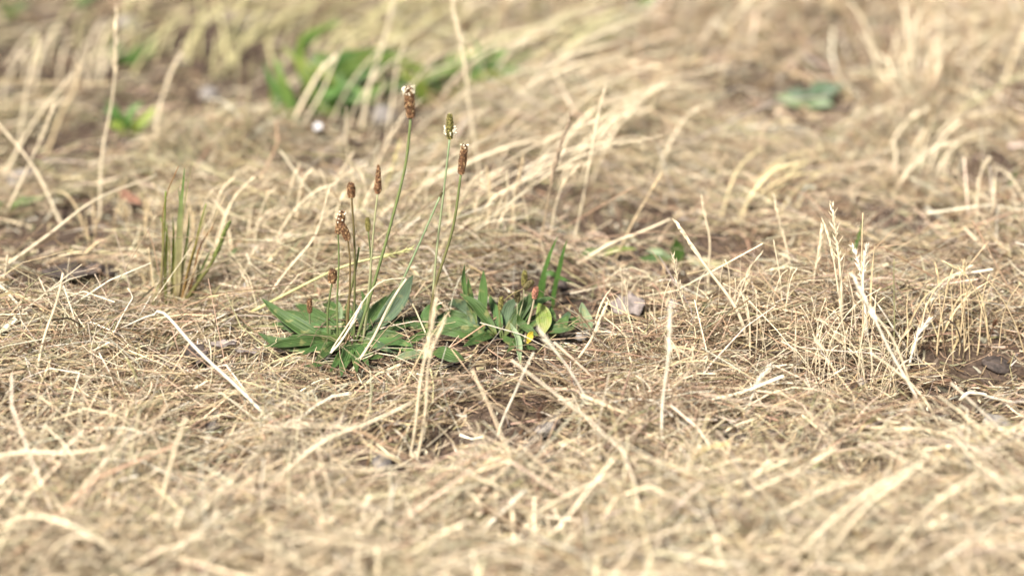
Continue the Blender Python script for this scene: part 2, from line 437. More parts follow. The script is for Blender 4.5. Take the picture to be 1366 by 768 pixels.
# ------------------------------------------------------------------ builders of the single plants
def path(pts, lean=0.0, base_up=0.0, sink=.004):
    """photo points -> world points. (px,py) lies in an upright plane through the base, leaning `lean` m away by the tip;
    (px,py,h) lies h centimetres above the soil"""
    out = []
    n = len(pts)
    for i, p in enumerate(pts):
        if len(p) == 3: q = ground(p[0], p[1], p[2] / 100)
        elif i == 0: q = ground(p[0], p[1], base_up)
        else:
            Y = out[0][1] + lean * i / (n - 1)
            q = onplane(p[0], p[1], Y)
        out.append(np.array(q))
    out = np.array(out)
    for q in out: q[2] = max(q[2], Hs(q[0], q[1]) + .0008)
    if sink and len(pts[0]) == 2: out[0][2] -= sink
    return out
def resample(C, n): return spline(C, n)
def spikelets(C, n, ln, wd, spread, rs, side=None):
    """grass seed head: lance-shaped spikelets laid alternately along the axis C"""
    V = []; F = []
    T, A, B = frames(C); m = len(C)
    for j in range(n):
        f = j / max(n - 1, 1); i = min(int(f * (m - 1)), m - 2); u = f * (m - 1) - i
        p = C[i] * (1 - u) + C[i + 1] * u
        a = j * 2.6 + rs.uniform(-.4, .4)
        o = math.cos(a) * A[i] + math.sin(a) * B[i]
        sp_ = spread * rs.uniform(.6, 1.3)
        d = unit(T[i] * math.cos(sp_) + o * math.sin(sp_)); l = ln * rs.uniform(.75, 1.2) * (1 - .35 * f)
        s = unit(np.cross(d, o)); w = wd * rs.uniform(.8, 1.2)
        q = np.cross(d, s)
        b = len(V)
        V += [p, p + d * l * .4 + s * w, p + d * l * .4 - s * w, p + d * l * .4 + q * w * .7, p + d * l * .4 - q * w * .7, p + d * l]
        for x, y_ in ((1, 3), (3, 2), (2, 4), (4, 1)): F += [(b, b + y_, b + x), (b + 5, b + x, b + y_)]
    return V, F
def blade(C, w, fold=.25, rs=random, tip=True, nrm=None):
    """long narrow folded grass blade along C (3 verts across)"""
    n = len(C); T = unit(np.gradient(C, axis=0))
    if nrm is None: nrm = unit(np.array([rs.uniform(-.7, .7), -.7, .6]))
    sd_ = unit(np.cross(T, nrm)); up = np.cross(sd_, T)
    t = np.linspace(0, 1, n); prof = w * np.clip(np.minimum(.55 + t * 2, 1), 0, 1) * np.clip((1 - t) * 3.0, .04, 1) ** .8
    V = []; F = []
    for i in range(n):
        for u in (-1, 0, 1):
            V.append(C[i] + sd_[i] * u * prof[i] + up[i] * abs(u) * prof[i] * fold)
    for i in range(n - 1):
        for u in range(2):
            F.append((i * 3 + u, i * 3 + u + 1, i * 3 + 4 + u, i * 3 + 3 + u))
    return V, F
def stem_parts(root, base, C, r, head, hf, c0, c1, rs, stem_mat=STRAW, sides=6):
    n = len(C)
    k = n
    rad = np.linspace(r, r * .55, k)
    V, F = tube(C, rad, sides)
    cols = grad(c0, c1, k, sides)
    # joints of the culm
    st = mesh_obj('stem', V, F, stem_mat, root, cols, origin=base)
    if head:
        i0 = int(n * (1 - hf)); A = resample(C[i0:], 10)
        Lh = np.linalg.norm(A[-1] - A[0])
        if head == 'spike': V, F = spikelets(A, 30, max(.006, Lh * .22), r * 1.05, .22, rs)
        elif head == 'loose': V, F = spikelets(A, 24, max(.006, Lh * .22), r * .62, .48, rs)
        elif head == 'fluffy': V, F = spikelets(A, 30, max(.006, Lh * .42), r * .55, .42, rs)
        else: V, F = spikelets(A, 12, max(.008, Lh * .35), r * .9, .16, rs)
        cc = np.repeat((np.asarray(c1) * 1.08)[None] * np.array([[rs.uniform(.8, 1.15)] for _ in range(len(V) // 6)]), 6, axis=0)
        mesh_obj('seed_head', V, F, STRAW, root, np.clip(cc, 0, .85), origin=base, smooth=False)
    return st
def wobble(C, amp, rs):
    L = np.linalg.norm(C[-1] - C[0]); n = len(C)
    T, A, B = frames(C); t = np.linspace(0, 1, n)
    f1, f2 = rs.uniform(3, 7), rs.uniform(3, 7); p1, p2 = rs.uniform(0, 6), rs.uniform(0, 6)
    e = (t * (1 - t) * 4)[:, None]
    return C + e * L * amp * (A * np.sin(f1 * t + p1)[:, None] + B * np.sin(f2 * t + p2)[:, None])
def stalk(label, pts, px=3.0, head=None, hf=.3, col=PALE, lean=0.0, leafs=0, col1=None, name='dry_grass_stalk', group=None, n=18, up=0.0):
    rs = random.Random(hash(tuple(map(tuple, pts))) & 0xffff)
    P = path(pts, lean, up); base = P[0]
    C = wobble(spline(P, n), .012, rs)
    r = px * .40 * pxm(P[len(P) // 2])
    root = empty(name, base, label, 'grass stalk', group)
    c1 = np.asarray(col if col1 is None else col1) * .86; col = np.asarray(col) * .86
    stem_parts(root, base, C, r, head, hf, np.asarray(col) * rs.uniform(.9, 1.05), np.asarray(c1), rs)
    for j in range(leafs):                                     # dead sheath leaves hanging off the culm
        i = int(n * rs.uniform(.15, .5)); p = C[i]; L = np.linalg.norm(C[-1] - C[0])
        a = rs.uniform(0, 6.28); d = np.array([math.cos(a), math.sin(a) * .6, rs.uniform(.3, 1.2)]); d = unit(d)
        l = L * rs.uniform(.2, .4)
        q = spline([p, p + d * l * .5, p + d * l * np.array([1, 1, .5])], 8)
        V, F = blade(q, r * rs.uniform(.9, 1.5), .3, rs)
        mesh_obj('leaf_blade', V, F, STRAW, root, np.asarray(col) * rs.uniform(.85, 1.05), origin=base)
    return root
def tuft(name, label, stems, cat='grass tuft', group=None):
    """a tuft growing from one crown: every stem and blade is a part"""
    b = ground(*stems[0]['pts'][0][:2])
    root = empty(name, b, label, cat, group)
    for s in stems:
        rs = random.Random(hash(tuple(map(tuple, s['pts']))) & 0xffff)
        P = path(s['pts'], s.get('lean', 0)); C = wobble(spline(P, s.get('n', 14)), .012, rs)
        r = s.get('px', 2.5) * .5 * pxm(P[len(P) // 2]); c0 = np.asarray(s.get('col', PALE)) * rs.uniform(.85, 1.08)
        c1 = np.asarray(s.get('col1', c0))
        if s.get('blade'):
            V, F = blade(C, r, s.get('fold', .35), rs)
            t = np.repeat(np.linspace(0, 1, len(C)), 3)[:, None]
            mesh_obj('leaf_blade', V, F, s.get('mat', STRAW), root, c0 * (1 - t) + c1 * t, origin=b)
        else:
            stem_parts(root, b, C, r, s.get('head'), s.get('hf', .3), c0, c1, rs, s.get('mat', STRAW))
    return root
def lance_leaf(root, base, pts, wpx, col, fold=.35, lean=None, face=None, wave=.17, curl=.0, name='leaf', label=None, narrow=False, rel=None, thick=.00028):
    """ribwort leaf: lance-shaped, channelled, ribbed along its length. pts are (px,py,dy): dy metres behind the crown"""
    rs = random.Random(hash((pts[0][0], pts[-1][0], pts[-1][1])) & 0xffff)
    P = []
    for p in pts:
        q = np.array(onplane(p[0], p[1], base[1] + ((p[2] * (1.4 if p[2] < 0 else 1)) if len(p) > 2 else 0)))
        q[2] = max(q[2], Hs(q[0], q[1]) + .006); P.append(q)
    n, m = 18, 9
    C = spline(P, n); T = unit(np.gradient(C, axis=0))
    nrm = unit(np.array(face if face is not None else (rs.uniform(-.35, .35), -.62, .75)))
    sd_ = unit(np.cross(T, nrm)); up = np.cross(sd_, T)
    w = wpx * .43 * pxm(C[n // 2])
    t = np.linspace(0, 1, n)
    prof = (.16 * (1 - t) + .97 * np.sin(math.pi * np.clip(t, 0, 1) ** 1.08) ** .85)
    if narrow: prof = np.minimum(.55 + 1.2 * t, 1) * np.clip((1 - t) * 3.2, 0, 1) ** .7
    prof = np.clip(prof, .03, None) * w; prof[-1] = w * .03
    V = []; UV = []; F = []
    ph = rs.uniform(0, 6)
    for i in range(n):
        for j in range(m):
            u = -1 + 2 * j / (m - 1)
            off = fold * abs(u) ** 1.5 * prof[i] + wave * prof[i] * abs(u) ** 2 * math.sin(ph + t[i] * 13 + (2 if u > 0 else 0)) \
                + .035 * w * math.cos(u * math.pi * 3) * (prof[i] / w) + curl * u * prof[i]
            V.append(C[i] + sd_[i] * u * prof[i] * (1 - .12 * fold * abs(u)) + up[i] * off)
            UV.append(((u + 1) / 2, t[i]))
    for i in range(n - 1):
        for j in range(m - 1):
            F.append((i * m + j, i * m + j + 1, (i + 1) * m + j + 1, (i + 1) * m + j))
    tt = np.array([uv[1] for uv in UV])[:, None]
    c = np.asarray(col) * .78
    cols = c * (1.15 - .2 * tt) + np.array((.10, .06, .02)) * np.clip(1 - tt * 5, 0, 1) * .6
    o = mesh_obj(name, V, F, LEAF, root, cols, UV, origin=base)
    s = o.modifiers.new('thickness', 'SOLIDIFY'); s.thickness = thick; s.offset = 0
    if label: o['label'] = label
    return o
def plantain_head(parent, base, b, t, rpx, kind='brown', seed=0):
    """ribwort spike between the world points b and t: a core and spirally set bracts, stamens where it still flowers"""
    rs = random.Random(seed); b = np.asarray(b); t = np.asarray(t)
    ax = t - b; L = np.linalg.norm(ax); d = ax / L
    A = unit(np.cross(d, (.3, -.9, .2))); B = np.cross(d, A)
    w = rpx * pxm(b)
    prof = lambda f: w * (math.sin(math.pi * min(max(.12 + .80 * f, 0), 1)) ** .42 if kind != 'cone' else (1 - f) ** .6 * min(1, .35 + f * 5))
    V = []; F = []; CC = []
    n = 12; sd_ = 8
    cc = {'brown': (.095, .05, .026), 'cone': (.11, .056, .03), 'green': (.12, .11, .035), 'bud': (.05, .045, .02), 'red': (.21, .095, .065)}[kind]
    for i in range(n):
        f = i / (n - 1)
        for s in range(sd_):
            a = 2 * math.pi * s / sd_
            V.append(b + ax * f + (A * math.cos(a) + B * math.sin(a)) * prof(f) * .82); CC.append(np.array(cc) * .7)
    for i in range(n - 1):
        for s in range(sd_): F.append((i * sd_ + s, i * sd_ + (s + 1) % sd_, (i + 1) * sd_ + (s + 1) % sd_, (i + 1) * sd_ + s))
    F.append(tuple(range(sd_))[::-1]); F.append(tuple((n - 1) * sd_ + s for s in range(sd_)))
    nb = int(40 + L / w * 22)
    for j in range(nb):
        f = (j + .5) / nb; a = j * 2.399963
        o = A * math.cos(a) + B * math.sin(a); s_ = np.cross(d, o)
        r = prof(f); p = b + ax * f + o * r * .78
        bl = .36 * w * rs.uniform(.8, 1.2); k = len(V)
        col = np.array(cc) * rs.uniform(.45, 2.2) + np.array((.05, .03, .012)) * rs.random()
        if rs.random() < .16 and kind in ('brown', 'cone'): col = np.array((.36, .24, .12))
        V += [p - d * bl * .9, p + s_ * bl * .75 + o * bl * .35, p - s_ * bl * .75 + o * bl * .35, p + d * bl * 1.0 + o * bl * .75, p + o * bl * .8 - d * bl * .1]
        CC += [col * .8, col, col, col * 1.35, col * 1.1]
        F += [(k, k + 1, k + 4), (k, k + 4, k + 2), (k + 1, k + 3, k + 4), (k + 4, k + 3, k + 2)]
    h = mesh_obj('seed_head', V, F, HEAD, parent, np.array(CC), origin=base, smooth=False)
    return h, (A, B, d, L, w, prof)
def stamens(parent, base, b, t, f0, f1, n, ln, wd, info, seed, col=(.72, .66, .50), name='stamen_ring'):
    A, B, d, L, w, prof = info; rs = random.Random(seed); V = []; F = []
    ax = np.asarray(t) - np.asarray(b)
    for j in range(n):
        f = rs.uniform(f0, f1); a = rs.uniform(0, 6.28); o = A * math.cos(a) + B * math.sin(a)
        p = np.asarray(b) + ax * f + o * prof(min(f, 1)) * .8
        e = unit(o + d * rs.uniform(-.2, .9)); l = ln * rs.uniform(.6, 1.2); s_ = unit(np.cross(e, d)); q = np.cross(e, s_); k = len(V); u = wd
        tip = p + e * l
        V += [p - s_ * u * .25, p + s_ * u * .25, tip + s_ * u * .25, tip - s_ * u * .25,
              tip - e * u, tip + s_ * u, tip - s_ * u, tip + q * u, tip - q * u, tip + e * u]
        F += [(k, k + 1, k + 2, k + 3)]
        for x, y_ in ((5, 7), (7, 6), (6, 8), (8, 5)): F += [(k + 4, k + y_, k + x), (k + 9, k + x, k + y_)]
    return mesh_obj(name, V, F, HEAD, parent, np.array(col), origin=base, smooth=False)
def flower_stalk(root, base, pts, px, head, rpx, kind, c0, c1, seed, white=None, dy=0.0, label=None):
    """pts (px,py[,dy]) from the crown to the foot of the head; head = (px,py) of its tip"""
    P = [np.array(onplane(p[0], p[1], base[1] + (p[2] if len(p) > 2 else dy * i / max(len(pts) - 1, 1)))) for i, p in enumerate(pts)]
    P[0][2] = min(P[0][2], Hs(P[0][0], P[0][1]) + .004)
    C = spline(P, 20); r = px * .5 * pxm(P[-1])
    V, F = tube(C, np.linspace(r * 1.1, r * .85, 20), 7)
    st = mesh_obj('flower_stalk', V, F, GREEN, root, grad(c0, c1, 20, 7), origin=base)
    if label: st['label'] = label
    if head is not None:
        b = C[-1] - unit(C[-1] - C[-2]) * .0005; t = np.array(onplane(head[0], head[1], b[1]))
        h, info = plantain_head(st, base, b, t, rpx, kind, seed)
        if white: stamens(st, base, b, t, white[0], white[1], white[2], white[3] * pxm(b), white[4] * pxm(b), info, seed)
    return st

# ------------------------------------------------------------------ ribwort plantains
STG = np.array((.16, .20, .075)); STB = np.array((.15, .11, .05)); STP = np.array((.34, .34, .19)); STR = np.array((.17, .125, .055))
def plantain_one():
    b = ground(468, 458, .004)
    root = empty('plantain', b, 'ribwort plantain with the tallest bristly brown seed spike and wide rosette leaves', 'plantain')
    L = lambda pts, w, c, **k: lance_leaf(root, b, pts, w, c, **k)
    L([(458, 458, 0), (420, 448, -.004), (378, 424, .004), (349, 398, .012)], 25, GRN * 1.1, fold=.55, face=(.35, -.55, .75))
    L([(455, 462, 0), (415, 450, .006), (385, 432, .01), (372, 420, .016)], 26, GRN, fold=.3, face=(0, -.7, .7))
    L([(452, 464, -.006), (410, 462, -.012), (372, 458, -.012), (344, 444, -.008)], 22, GRN * 1.05, fold=.35, face=(.1, -.6, .8))
    L([(450, 466, 0), (425, 464, 0), (402, 468, -.004), (380, 470, -.006)], 18, DARKG * 1.2, fold=.3)
    L([(466, 455, -.008), (463, 470, -.02), (458, 485, -.03), (455, 502, -.036)], 20, DARKG * 1.5, fold=.4, face=(.1, -.95, .25))
    L([(474, 456, 0), (500, 446, .006), (525, 436, .012), (548, 434, .016)], 20, GRN * 1.1, fold=.35, face=(0, -.6, .8))
    L([(476, 462, -.006), (500, 458, -.01), (528, 456, -.014), (552, 462, -.018)], 16, DARKG * 1.7, fold=.35, face=(0, -.6, .8))
    L([(478, 452, .012), (495, 440, .02), (508, 430, .026), (528, 432, .03)], 18, BLUEG * .9, fold=.3)
    L([(486, 448, .006), (487, 425, .016), (489, 405, .022), (482, 388, .026)], 15, GRN * 1.3, fold=.45, face=(-.4, -.85, .2))
    L([(498, 442, .004), (512, 425, .012), (532, 400, .02), (551, 367, .028)], 27, BLUEG, fold=.16, face=(-.35, -.9, .25), wave=.05)
    L([(490, 446, .004), (484, 428, .012), (476, 412, .018), (470, 402, .02)], 15, BLUEG * .8, fold=.4, face=(.2, -.9, .2))
    L([(470, 458, .02), (450, 436, .04), (430, 420, .055), (410, 414, .06)], 20, DARKG * 1.3, fold=.3)
    L([(500, 468, 0), (512, 462, -.006), (530, 470, -.012), (546, 480, -.018)], 13, PALEG * .8, fold=.3)
    L([(455, 452, .01), (452, 430, .02), (454, 412, .024), (449, 398, .026)], 9, PALEG * 1.25, fold=.4, face=(.2, -.9, .1), label='pale withered rosette leaf')
    L([(462, 462, -.01), (440, 478, -.02), (425, 486, -.03), (405, 488, -.034)], 12, DARKG * 1.4, fold=.3)
    L([(474, 460, -.01), (486, 472, -.02), (498, 476, -.024), (512, 476, -.028)], 13, GRN, fold=.4)
    L([(480, 450, .015), (505, 418, .03), (520, 398, .034), (527, 385, .036)], 14, DARKG * 1.5, fold=.4, face=(-.3, -.9, .2))
    for i, (x0, y0, x1, y1, dy, w, c) in enumerate([(450, 452, 362, 432, .02, 22, DARKG * 1.5), (456, 450, 392, 404, .04, 20, GRN * .9), (452, 460, 352, 462, -.02, 17, GRN * .9),
            (462, 460, 420, 482, -.03, 18, GRN), (470, 460, 492, 488, -.035, 16, DARKG * 1.6), (478, 458, 540, 448, .0, 19, GRN), (480, 452, 560, 424, .03, 17, GRN * .9),
            (482, 450, 516, 394, .03, 18, GRN * 1.2), (462, 450, 432, 404, .05, 16, GRN * 1.1), (470, 450, 462, 404, .05, 15, DARKG * 1.6), (484, 462, 524, 470, -.02, 15, BLUEG),
            (446, 462, 398, 446, .005, 20, GRN * 1.1), (456, 462, 400, 474, -.03, 16, DARKG * 1.7), (476, 464, 476, 498, -.04, 15, GRN), (450, 464, 376, 452, -.01, 19, GRN), (490, 460, 560, 470, -.02, 15, DARKG * 1.8), (460, 452, 380, 414, .03, 18, GRN), (468, 464, 440, 496, -.04, 13, DARKG * 1.8), (486, 456, 506, 440, .01, 15, GRN * 1.3)]):
        mx, my = x0 * .5 + x1 * .5, y0 * .5 + y1 * .5 - 5
        L([(x0, y0, dy * .1), (x0 * .7 + mx * .3, y0 * .65 + my * .35 - 3, dy * .3), (mx, my, dy * .6), (x1, y1, dy)], w, c, fold=.3 + .06 * (i % 4))
    fs = lambda *a, **k: flower_stalk(root, b, *a, **k)
    fs([(474, 452), (497, 385), (521, 300), (541, 220), (548, 156)], 4.2, (545, 117), 6.6, 'brown', STG * .95, STG * 1.1, 1, white=(.80, 1.06, 40, 4.6, 1.25))
    fs([(472, 448), (473, 400), (473, 330), (469, 262)], 3.2, (468, 245), 5.6, 'brown', STG * .8, STB, 2)
    fs([(484, 452), (492, 385), (499, 300), (504, 257)], 3.0, (505, 221), 5.2, 'cone', STP * .9, STP * 1.1, 3)
    fs([(450, 450), (450, 400), (452, 350), (451, 310)], 2.6, (457, 283), 5.4, 'brown', STG, STG * .9, 4, white=(.55, 1.02, 18, 3.2, 1.3))
    fs([(461, 450), (466, 400), (467, 350), (464, 319)], 2.8, (457, 300), 5.4, 'brown', STR * .9, STR, 5, dy=-.004)
    fs([(484, 448), (494, 390), (494, 340), (491, 307)], 2.2, (490, 291), 3.6, 'green', STG, STG * .9, 6)
    fs([(437, 448), (437, 420), (440, 395), (443, 376)], 3.0, (444, 360), 6.0, 'brown', STG, STG * .8, 7, dy=.004)
    fs([(413, 460), (414, 445), (413, 425), (413, 416)], 2.4, (413, 399), 3.6, 'brown', STP * .8, STP * .7, 8, dy=-.002)
    fs([(492, 462), (520, 410), (555, 335), (587, 262)], 3.0, (590, 257), 1.6, 'bud', PALEG * 1.2, PALEG * 1.1, 9, dy=.01)
    fs([(466, 452), (463, 415), (474, 360), (479, 330)], 3.4, None, 3, 'brown', STR, STG, 10, dy=.004)
plantain_one()

def plantain_two():
    b = ground(668, 452, .004)
    root = empty('plantain', b, 'ribwort plantain rosette with upright narrow leaves and three small round buds', 'plantain')
    L = lambda pts, w, c, **k: lance_leaf(root, b, pts, w, c, **k)
    L([(662, 446, -.004), (650, 428, 0), (634, 408, .004), (613, 391, .008)], 19, GRN * 1.05, fold=.5, face=(.3, -.6, .75))
    L([(646, 440, 0), (644, 410, .008), (645, 385, .012), (645, 360, .016)], 15, GRN * 1.35, fold=.3, face=(-.2, -.95, .2), wave=.05)
    L([(636, 432, .004), (630, 408, .012), (626, 388, .014), (624, 370, .016)], 10, GRN * 1.2, fold=.5, face=(.3, -.9, .2))
    L([(630, 420, .01), (622, 395, .016), (618, 372, .02), (620, 352, .022)], 8, GRN * 1.3, fold=.5, face=(.3, -.9, .2))
    L([(655, 448, .006), (630, 434, .014), (606, 420, .02), (588, 424, .024)], 19, GRN * .9, fold=.3)
    L([(650, 452, 0), (625, 438, .004), (600, 430, .01), (572, 438, .01)], 20, DARKG * 1.4, fold=.3)
    L([(655, 440, .01), (625, 412, .022), (608, 404, .03), (598, 406, .036)], 18, BLUEG * .95, fold=.25, face=(0, -.8, .55))
    L([(658, 450, .004), (645, 436, .01), (630, 425, .016), (622, 405, .02)], 15, BLUEG * 1.05, fold=.25, face=(.2, -.9, .4))
    L([(672, 450, 0), (684, 432, .006), (698, 412, .01), (716, 385, .014)], 20, GRN * .85, fold=.35, face=(-.3, -.8, .5))
    L([(676, 446, .008), (676, 425, .016), (680, 408, .022), (690, 398, .026)], 20, BLUEG * 1.05, fold=.3, face=(0, -.9, .35))
    L([(690, 446, .004), (706, 412, .01), (722, 402, .014), (742, 395, .016)], 13, DARKG * 1.3, fold=.4, face=(0, -.5, .85))
    L([(724, 446, -.004), (726, 430, 0), (724, 416, .004), (718, 404, .008)], 25, YELG * 1.05, fold=.25, face=(-.15, -.92, .35), wave=.05)
    L([(718, 448, -.006), (706, 440, -.004), (694, 430, 0), (690, 418, 0)], 14, GRN * 1.2, fold=.3)
    L([(738, 446, 0), (745, 436, .003), (752, 430, .006), (758, 420, .01)], 16, GRN * 1.3, fold=.3)
    L([(742, 446, .004), (755, 436, .01), (768, 428, .014), (783, 424, .018)], 14, DARKG * 1.3, fold=.3)
    L([(694, 494, -.03), (692, 470, -.024), (690, 450, -.018), (680, 430, -.012)], 11, PALEG * 1.25, fold=.5, face=(.4, -.85, .2), label='pale grey-green curled leaf')
    L([(781, 452, .004), (783, 436, .008), (778, 420, .012), (776, 403, .016)], 21, PALEG * 1.05, fold=.45, face=(.35, -.85, .2), label='pale broad folded leaf')
    L([(703, 458, -.016), (706, 452, -.014), (708, 446, -.012), (711, 442, -.01)], 10, np.array((.50, .38, .03)), fold=.3, face=(0, -.9, .3), label='small yellowed leaf')
    L([(668, 450, .004), (678, 456, -.004), (700, 462, -.012), (716, 466, -.018)], 14, GRN * 1.05, fold=.3)
    L([(640, 452, -.006), (612, 446, -.008), (590, 442, -.006), (560, 448, -.004)], 13, GRN * 1.1, fold=.4)
    for i, (x0, y0, x1, y1, dy, w, c) in enumerate([(660, 450, 596, 440, .0, 18, GRN), (664, 448, 612, 412, .03, 16, DARKG * 1.6), (670, 446, 652, 392, .03, 13, GRN * 1.2), (684, 448, 700, 396, .02, 17, GRN),
            (690, 450, 738, 414, .02, 17, GRN * 1.1), (720, 448, 768, 438, .0, 15, GRN), (700, 452, 676, 470, -.02, 12, GRN * 1.3), (735, 448, 735, 408, .02, 15, GRN * 1.2), (660, 450, 618, 462, -.02, 14, GRN),
            (668, 448, 660, 404, .02, 14, DARKG * 1.8), (745, 446, 762, 414, .02, 13, BLUEG)]):
        mx, my = x0 * .5 + x1 * .5, y0 * .5 + y1 * .5 - 4
        L([(x0, y0, dy * .1), (x0 * .7 + mx * .3, y0 * .65 + my * .35 - 3, dy * .3), (mx, my, dy * .6), (x1, y1, dy)], w, c, fold=.3 + .06 * (i % 4))
    fs = lambda *a, **k: flower_stalk(root, b, *a, **k)
    fs([(672, 452), (666, 415), (678, 396), (700, 384)], 2.0, (711, 375), 4.2, 'bud', STG, STR, 21)
    fs([(690, 448), (692, 425), (698, 400), (699, 380)], 1.8, (700, 362), 4.0, 'green', STP, STP * .8, 22, dy=.01)
    fs([(688, 450), (690, 430), (690, 410), (690, 401)], 1.8, (690, 388), 4.0, 'bud', STP, STP * .8, 23, dy=.004)
    fs([(699, 458), (704, 435), (710, 412), (713, 397)], 3.4, (715, 383), 4.2, 'red', PALE * .75, PALE * .7, 24, dy=-.004)
    fs([(668, 450), (666, 430), (667, 415), (667, 412)], 2.4, (669, 396), 3.4, 'green', STG, STG, 25, dy=.0)
plantain_two()

def plantain_three():
    b = ground(574, 442, .004)
    root = empty('plantain', b, 'two-stalked ribwort plantain, one rusty spike and one greenish spike ringed white', 'plantain')
    L = lambda pts, w, c, **k: lance_leaf(root, b, pts, w, c, **k)
    fs = lambda *a, **k: flower_stalk(root, b, *a, **k)
    fs([(572, 442), (580, 385), (604, 305), (615, 231)], 4.0, (620, 194), 5.4, 'brown', STR * .9, STG, 31, white=(.92, 1.05, 10, 2.2, 1.4))
    fs([(574, 440), (582, 340), (592, 255), (600, 184)], 3.2, (600, 153), 4.8, 'green', STP * 1.1, PALEG * 1.1, 32, white=(.15, .50, 46, 4.4, 1.3), dy=.012)
    L([(572, 444, 0), (566, 428, .004), (574, 414, .01), (590, 408, .016)], 17, DARKG * 1.4, fold=.35)
    L([(572, 446, 0), (555, 442, .004), (540, 444, .006), (520, 452, .004)], 14, GRN * 1.1, fold=.4)
    L([(576, 446, 0), (560, 452, -.008), (545, 460, -.014), (525, 466, -.018)], 12, GRN * 1.3, fold=.4)
    L([(576, 470, -.028), (590, 470, -.032), (604, 476, -.036), (620, 480, -.04)], 24, GRN * .95, fold=.18, face=(-.1, -.45, .9), label='broad leaf lying flat on the straw')
    L([(578, 474, -.03), (560, 474, -.032), (545, 474, -.034), (524, 480, -.036)], 15, PALEG * .75, fold=.3, face=(0, -.5, .85))
    L([(578, 440, .006), (588, 428, .014), (600, 418, .02), (612, 416, .024)], 14, DARKG * 1.6, fold=.3)
plantain_three()

# narrow green blades by the three-budded plantain
tuft('grass_blade_pair', 'two upright narrow green blades crossed by a third beside the three-budded plantain', [
    dict(pts=[(716, 408), (722, 372), (731, 346), (744, 316)], px=7, blade=True, mat=GREEN, col=GRN * .9, col1=GRN * 1.3, fold=.25),
    dict(pts=[(738, 412), (741, 378), (747, 352), (757, 319)], px=8, blade=True, mat=GREEN, col=GRN * .9, col1=GRN * 1.3, fold=.25),
    dict(pts=[(722, 400), (728, 366), (745, 370), (766, 378)], px=7, blade=True, mat=GREEN, col=GRN, col1=GRN * 1.6, fold=.3),
    dict(pts=[(735, 405), (752, 392), (775, 385), (830, 362)], px=1.6, col=TAN * .7)], 'grass tuft')

# the tuft of half-green grass in front of the hollow
RED = np.array((.26, .13, .05))
tuft('green_grass_tuft', 'half-green grass tuft with reddish stems and one thick slanting spike', [
    dict(pts=[(232, 412), (240, 340), (243, 280), (246, 224)], px=7.3, blade=True, mat=GREEN, col=STRAWC * .7, col1=GRN * 1.5),
    dict(pts=[(230, 410), (236, 350), (240, 290), (238, 250)], px=5.5, blade=True, mat=GREEN, col=STRAWC * .75, col1=GRN * 1.6),
    dict(pts=[(234, 412), (243, 320), (250, 260), (257, 215)], px=2.9, blade=True, mat=GREEN, col=OLIVE, col1=OLIVE * .7),
    dict(pts=[(214, 415), (216, 350), (218, 300), (221, 255)], px=4.0, mat=GREEN, col=TAN * .8, col1=YELG * .8),
    dict(pts=[(220, 414), (218, 340), (222, 270), (238, 222)], px=2.0, mat=GREEN, col=YELG * .8, col1=RED),
    dict(pts=[(222, 412), (222, 370), (221, 330), (222, 295)], px=4.6, blade=True, mat=GREEN, col=OLIVE, col1=YELG),
    dict(pts=[(244, 410), (255, 350), (265, 310), (276, 280)], px=2.7, mat=GREEN, col=RED, col1=OLIVE * 1.2),
    dict(pts=[(240, 412), (250, 360), (260, 320), (275, 272)], px=2.9, mat=GREEN, col=RED * 1.1, col1=YELG * .9),
    dict(pts=[(236, 412), (262, 378), (284, 345), (304, 300)], px=6.5, mat=GREEN, col=np.array((.15, .13, .05)), col1=np.array((.10, .12, .03)), head='spike', hf=.42),
    dict(pts=[(256, 396), (262, 375), (266, 350), (268, 345)], px=5.5, blade=True, mat=GREEN, col=GRN, col1=OLIVE * .7),
    dict(pts=[(228, 412), (206, 380), (200, 350), (198, 330)], px=2.2, col=STRAWC),
    dict(pts=[(200, 414), (208, 392), (215, 375), (226, 360)], px=2.7, mat=GREEN, col=OLIVE, col1=OLIVE * .7, blade=True),
    dict(pts=[(240, 414), (232, 390), (230, 360), (234, 330)], px=3.7, blade=True, mat=GREEN, col=STRAWC, col1=YELG),
    dict(pts=[(272, 420), (280, 400), (288, 388), (296, 378)], px=3.7, mat=GREEN, col=TAN * .7, col1=OLIVE * .8, blade=True),
    dict(pts=[(226, 414), (212, 395), (204, 385), (190, 380)], px=2.7, col=TAN, blade=True),
    dict(pts=[(236, 414), (252, 372), (272, 330), (300, 262)], px=1.4, col=STRAWC),
    dict(pts=[(238, 410), (246, 350), (250, 310), (252, 280)], px=4.1, blade=True, mat=GREEN, col=STRAWC * .75, col1=GRN * 1.6),
    dict(pts=[(226, 408), (230, 350), (232, 310), (230, 285)], px=4.1, blade=True, mat=GREEN, col=YELG * .9, col1=YELG * .7),
    dict(pts=[(232, 408), (226, 360), (226, 320), (214, 290)], px=2.7, mat=GREEN, col=STRAWC * .9, col1=YELG * .9),
    dict(pts=[(246, 408), (258, 360), (266, 330), (284, 302)], px=3.2, mat=GREEN, col=RED * 1.3, col1=RED * .9),
    dict(pts=[(250, 410), (262, 380), (270, 356), (282, 330)], px=3.7, blade=True, mat=GREEN, col=OLIVE, col1=GRN * 1.4),
    dict(pts=[(220, 410), (212, 360), (206, 330), (196, 306)], px=2.2, col=TAN),
    dict(pts=[(240, 408), (242, 370), (246, 340), (258, 318)], px=2.7, mat=GREEN, col=YELG * .8, col1=OLIVE)], 'grass tuft')

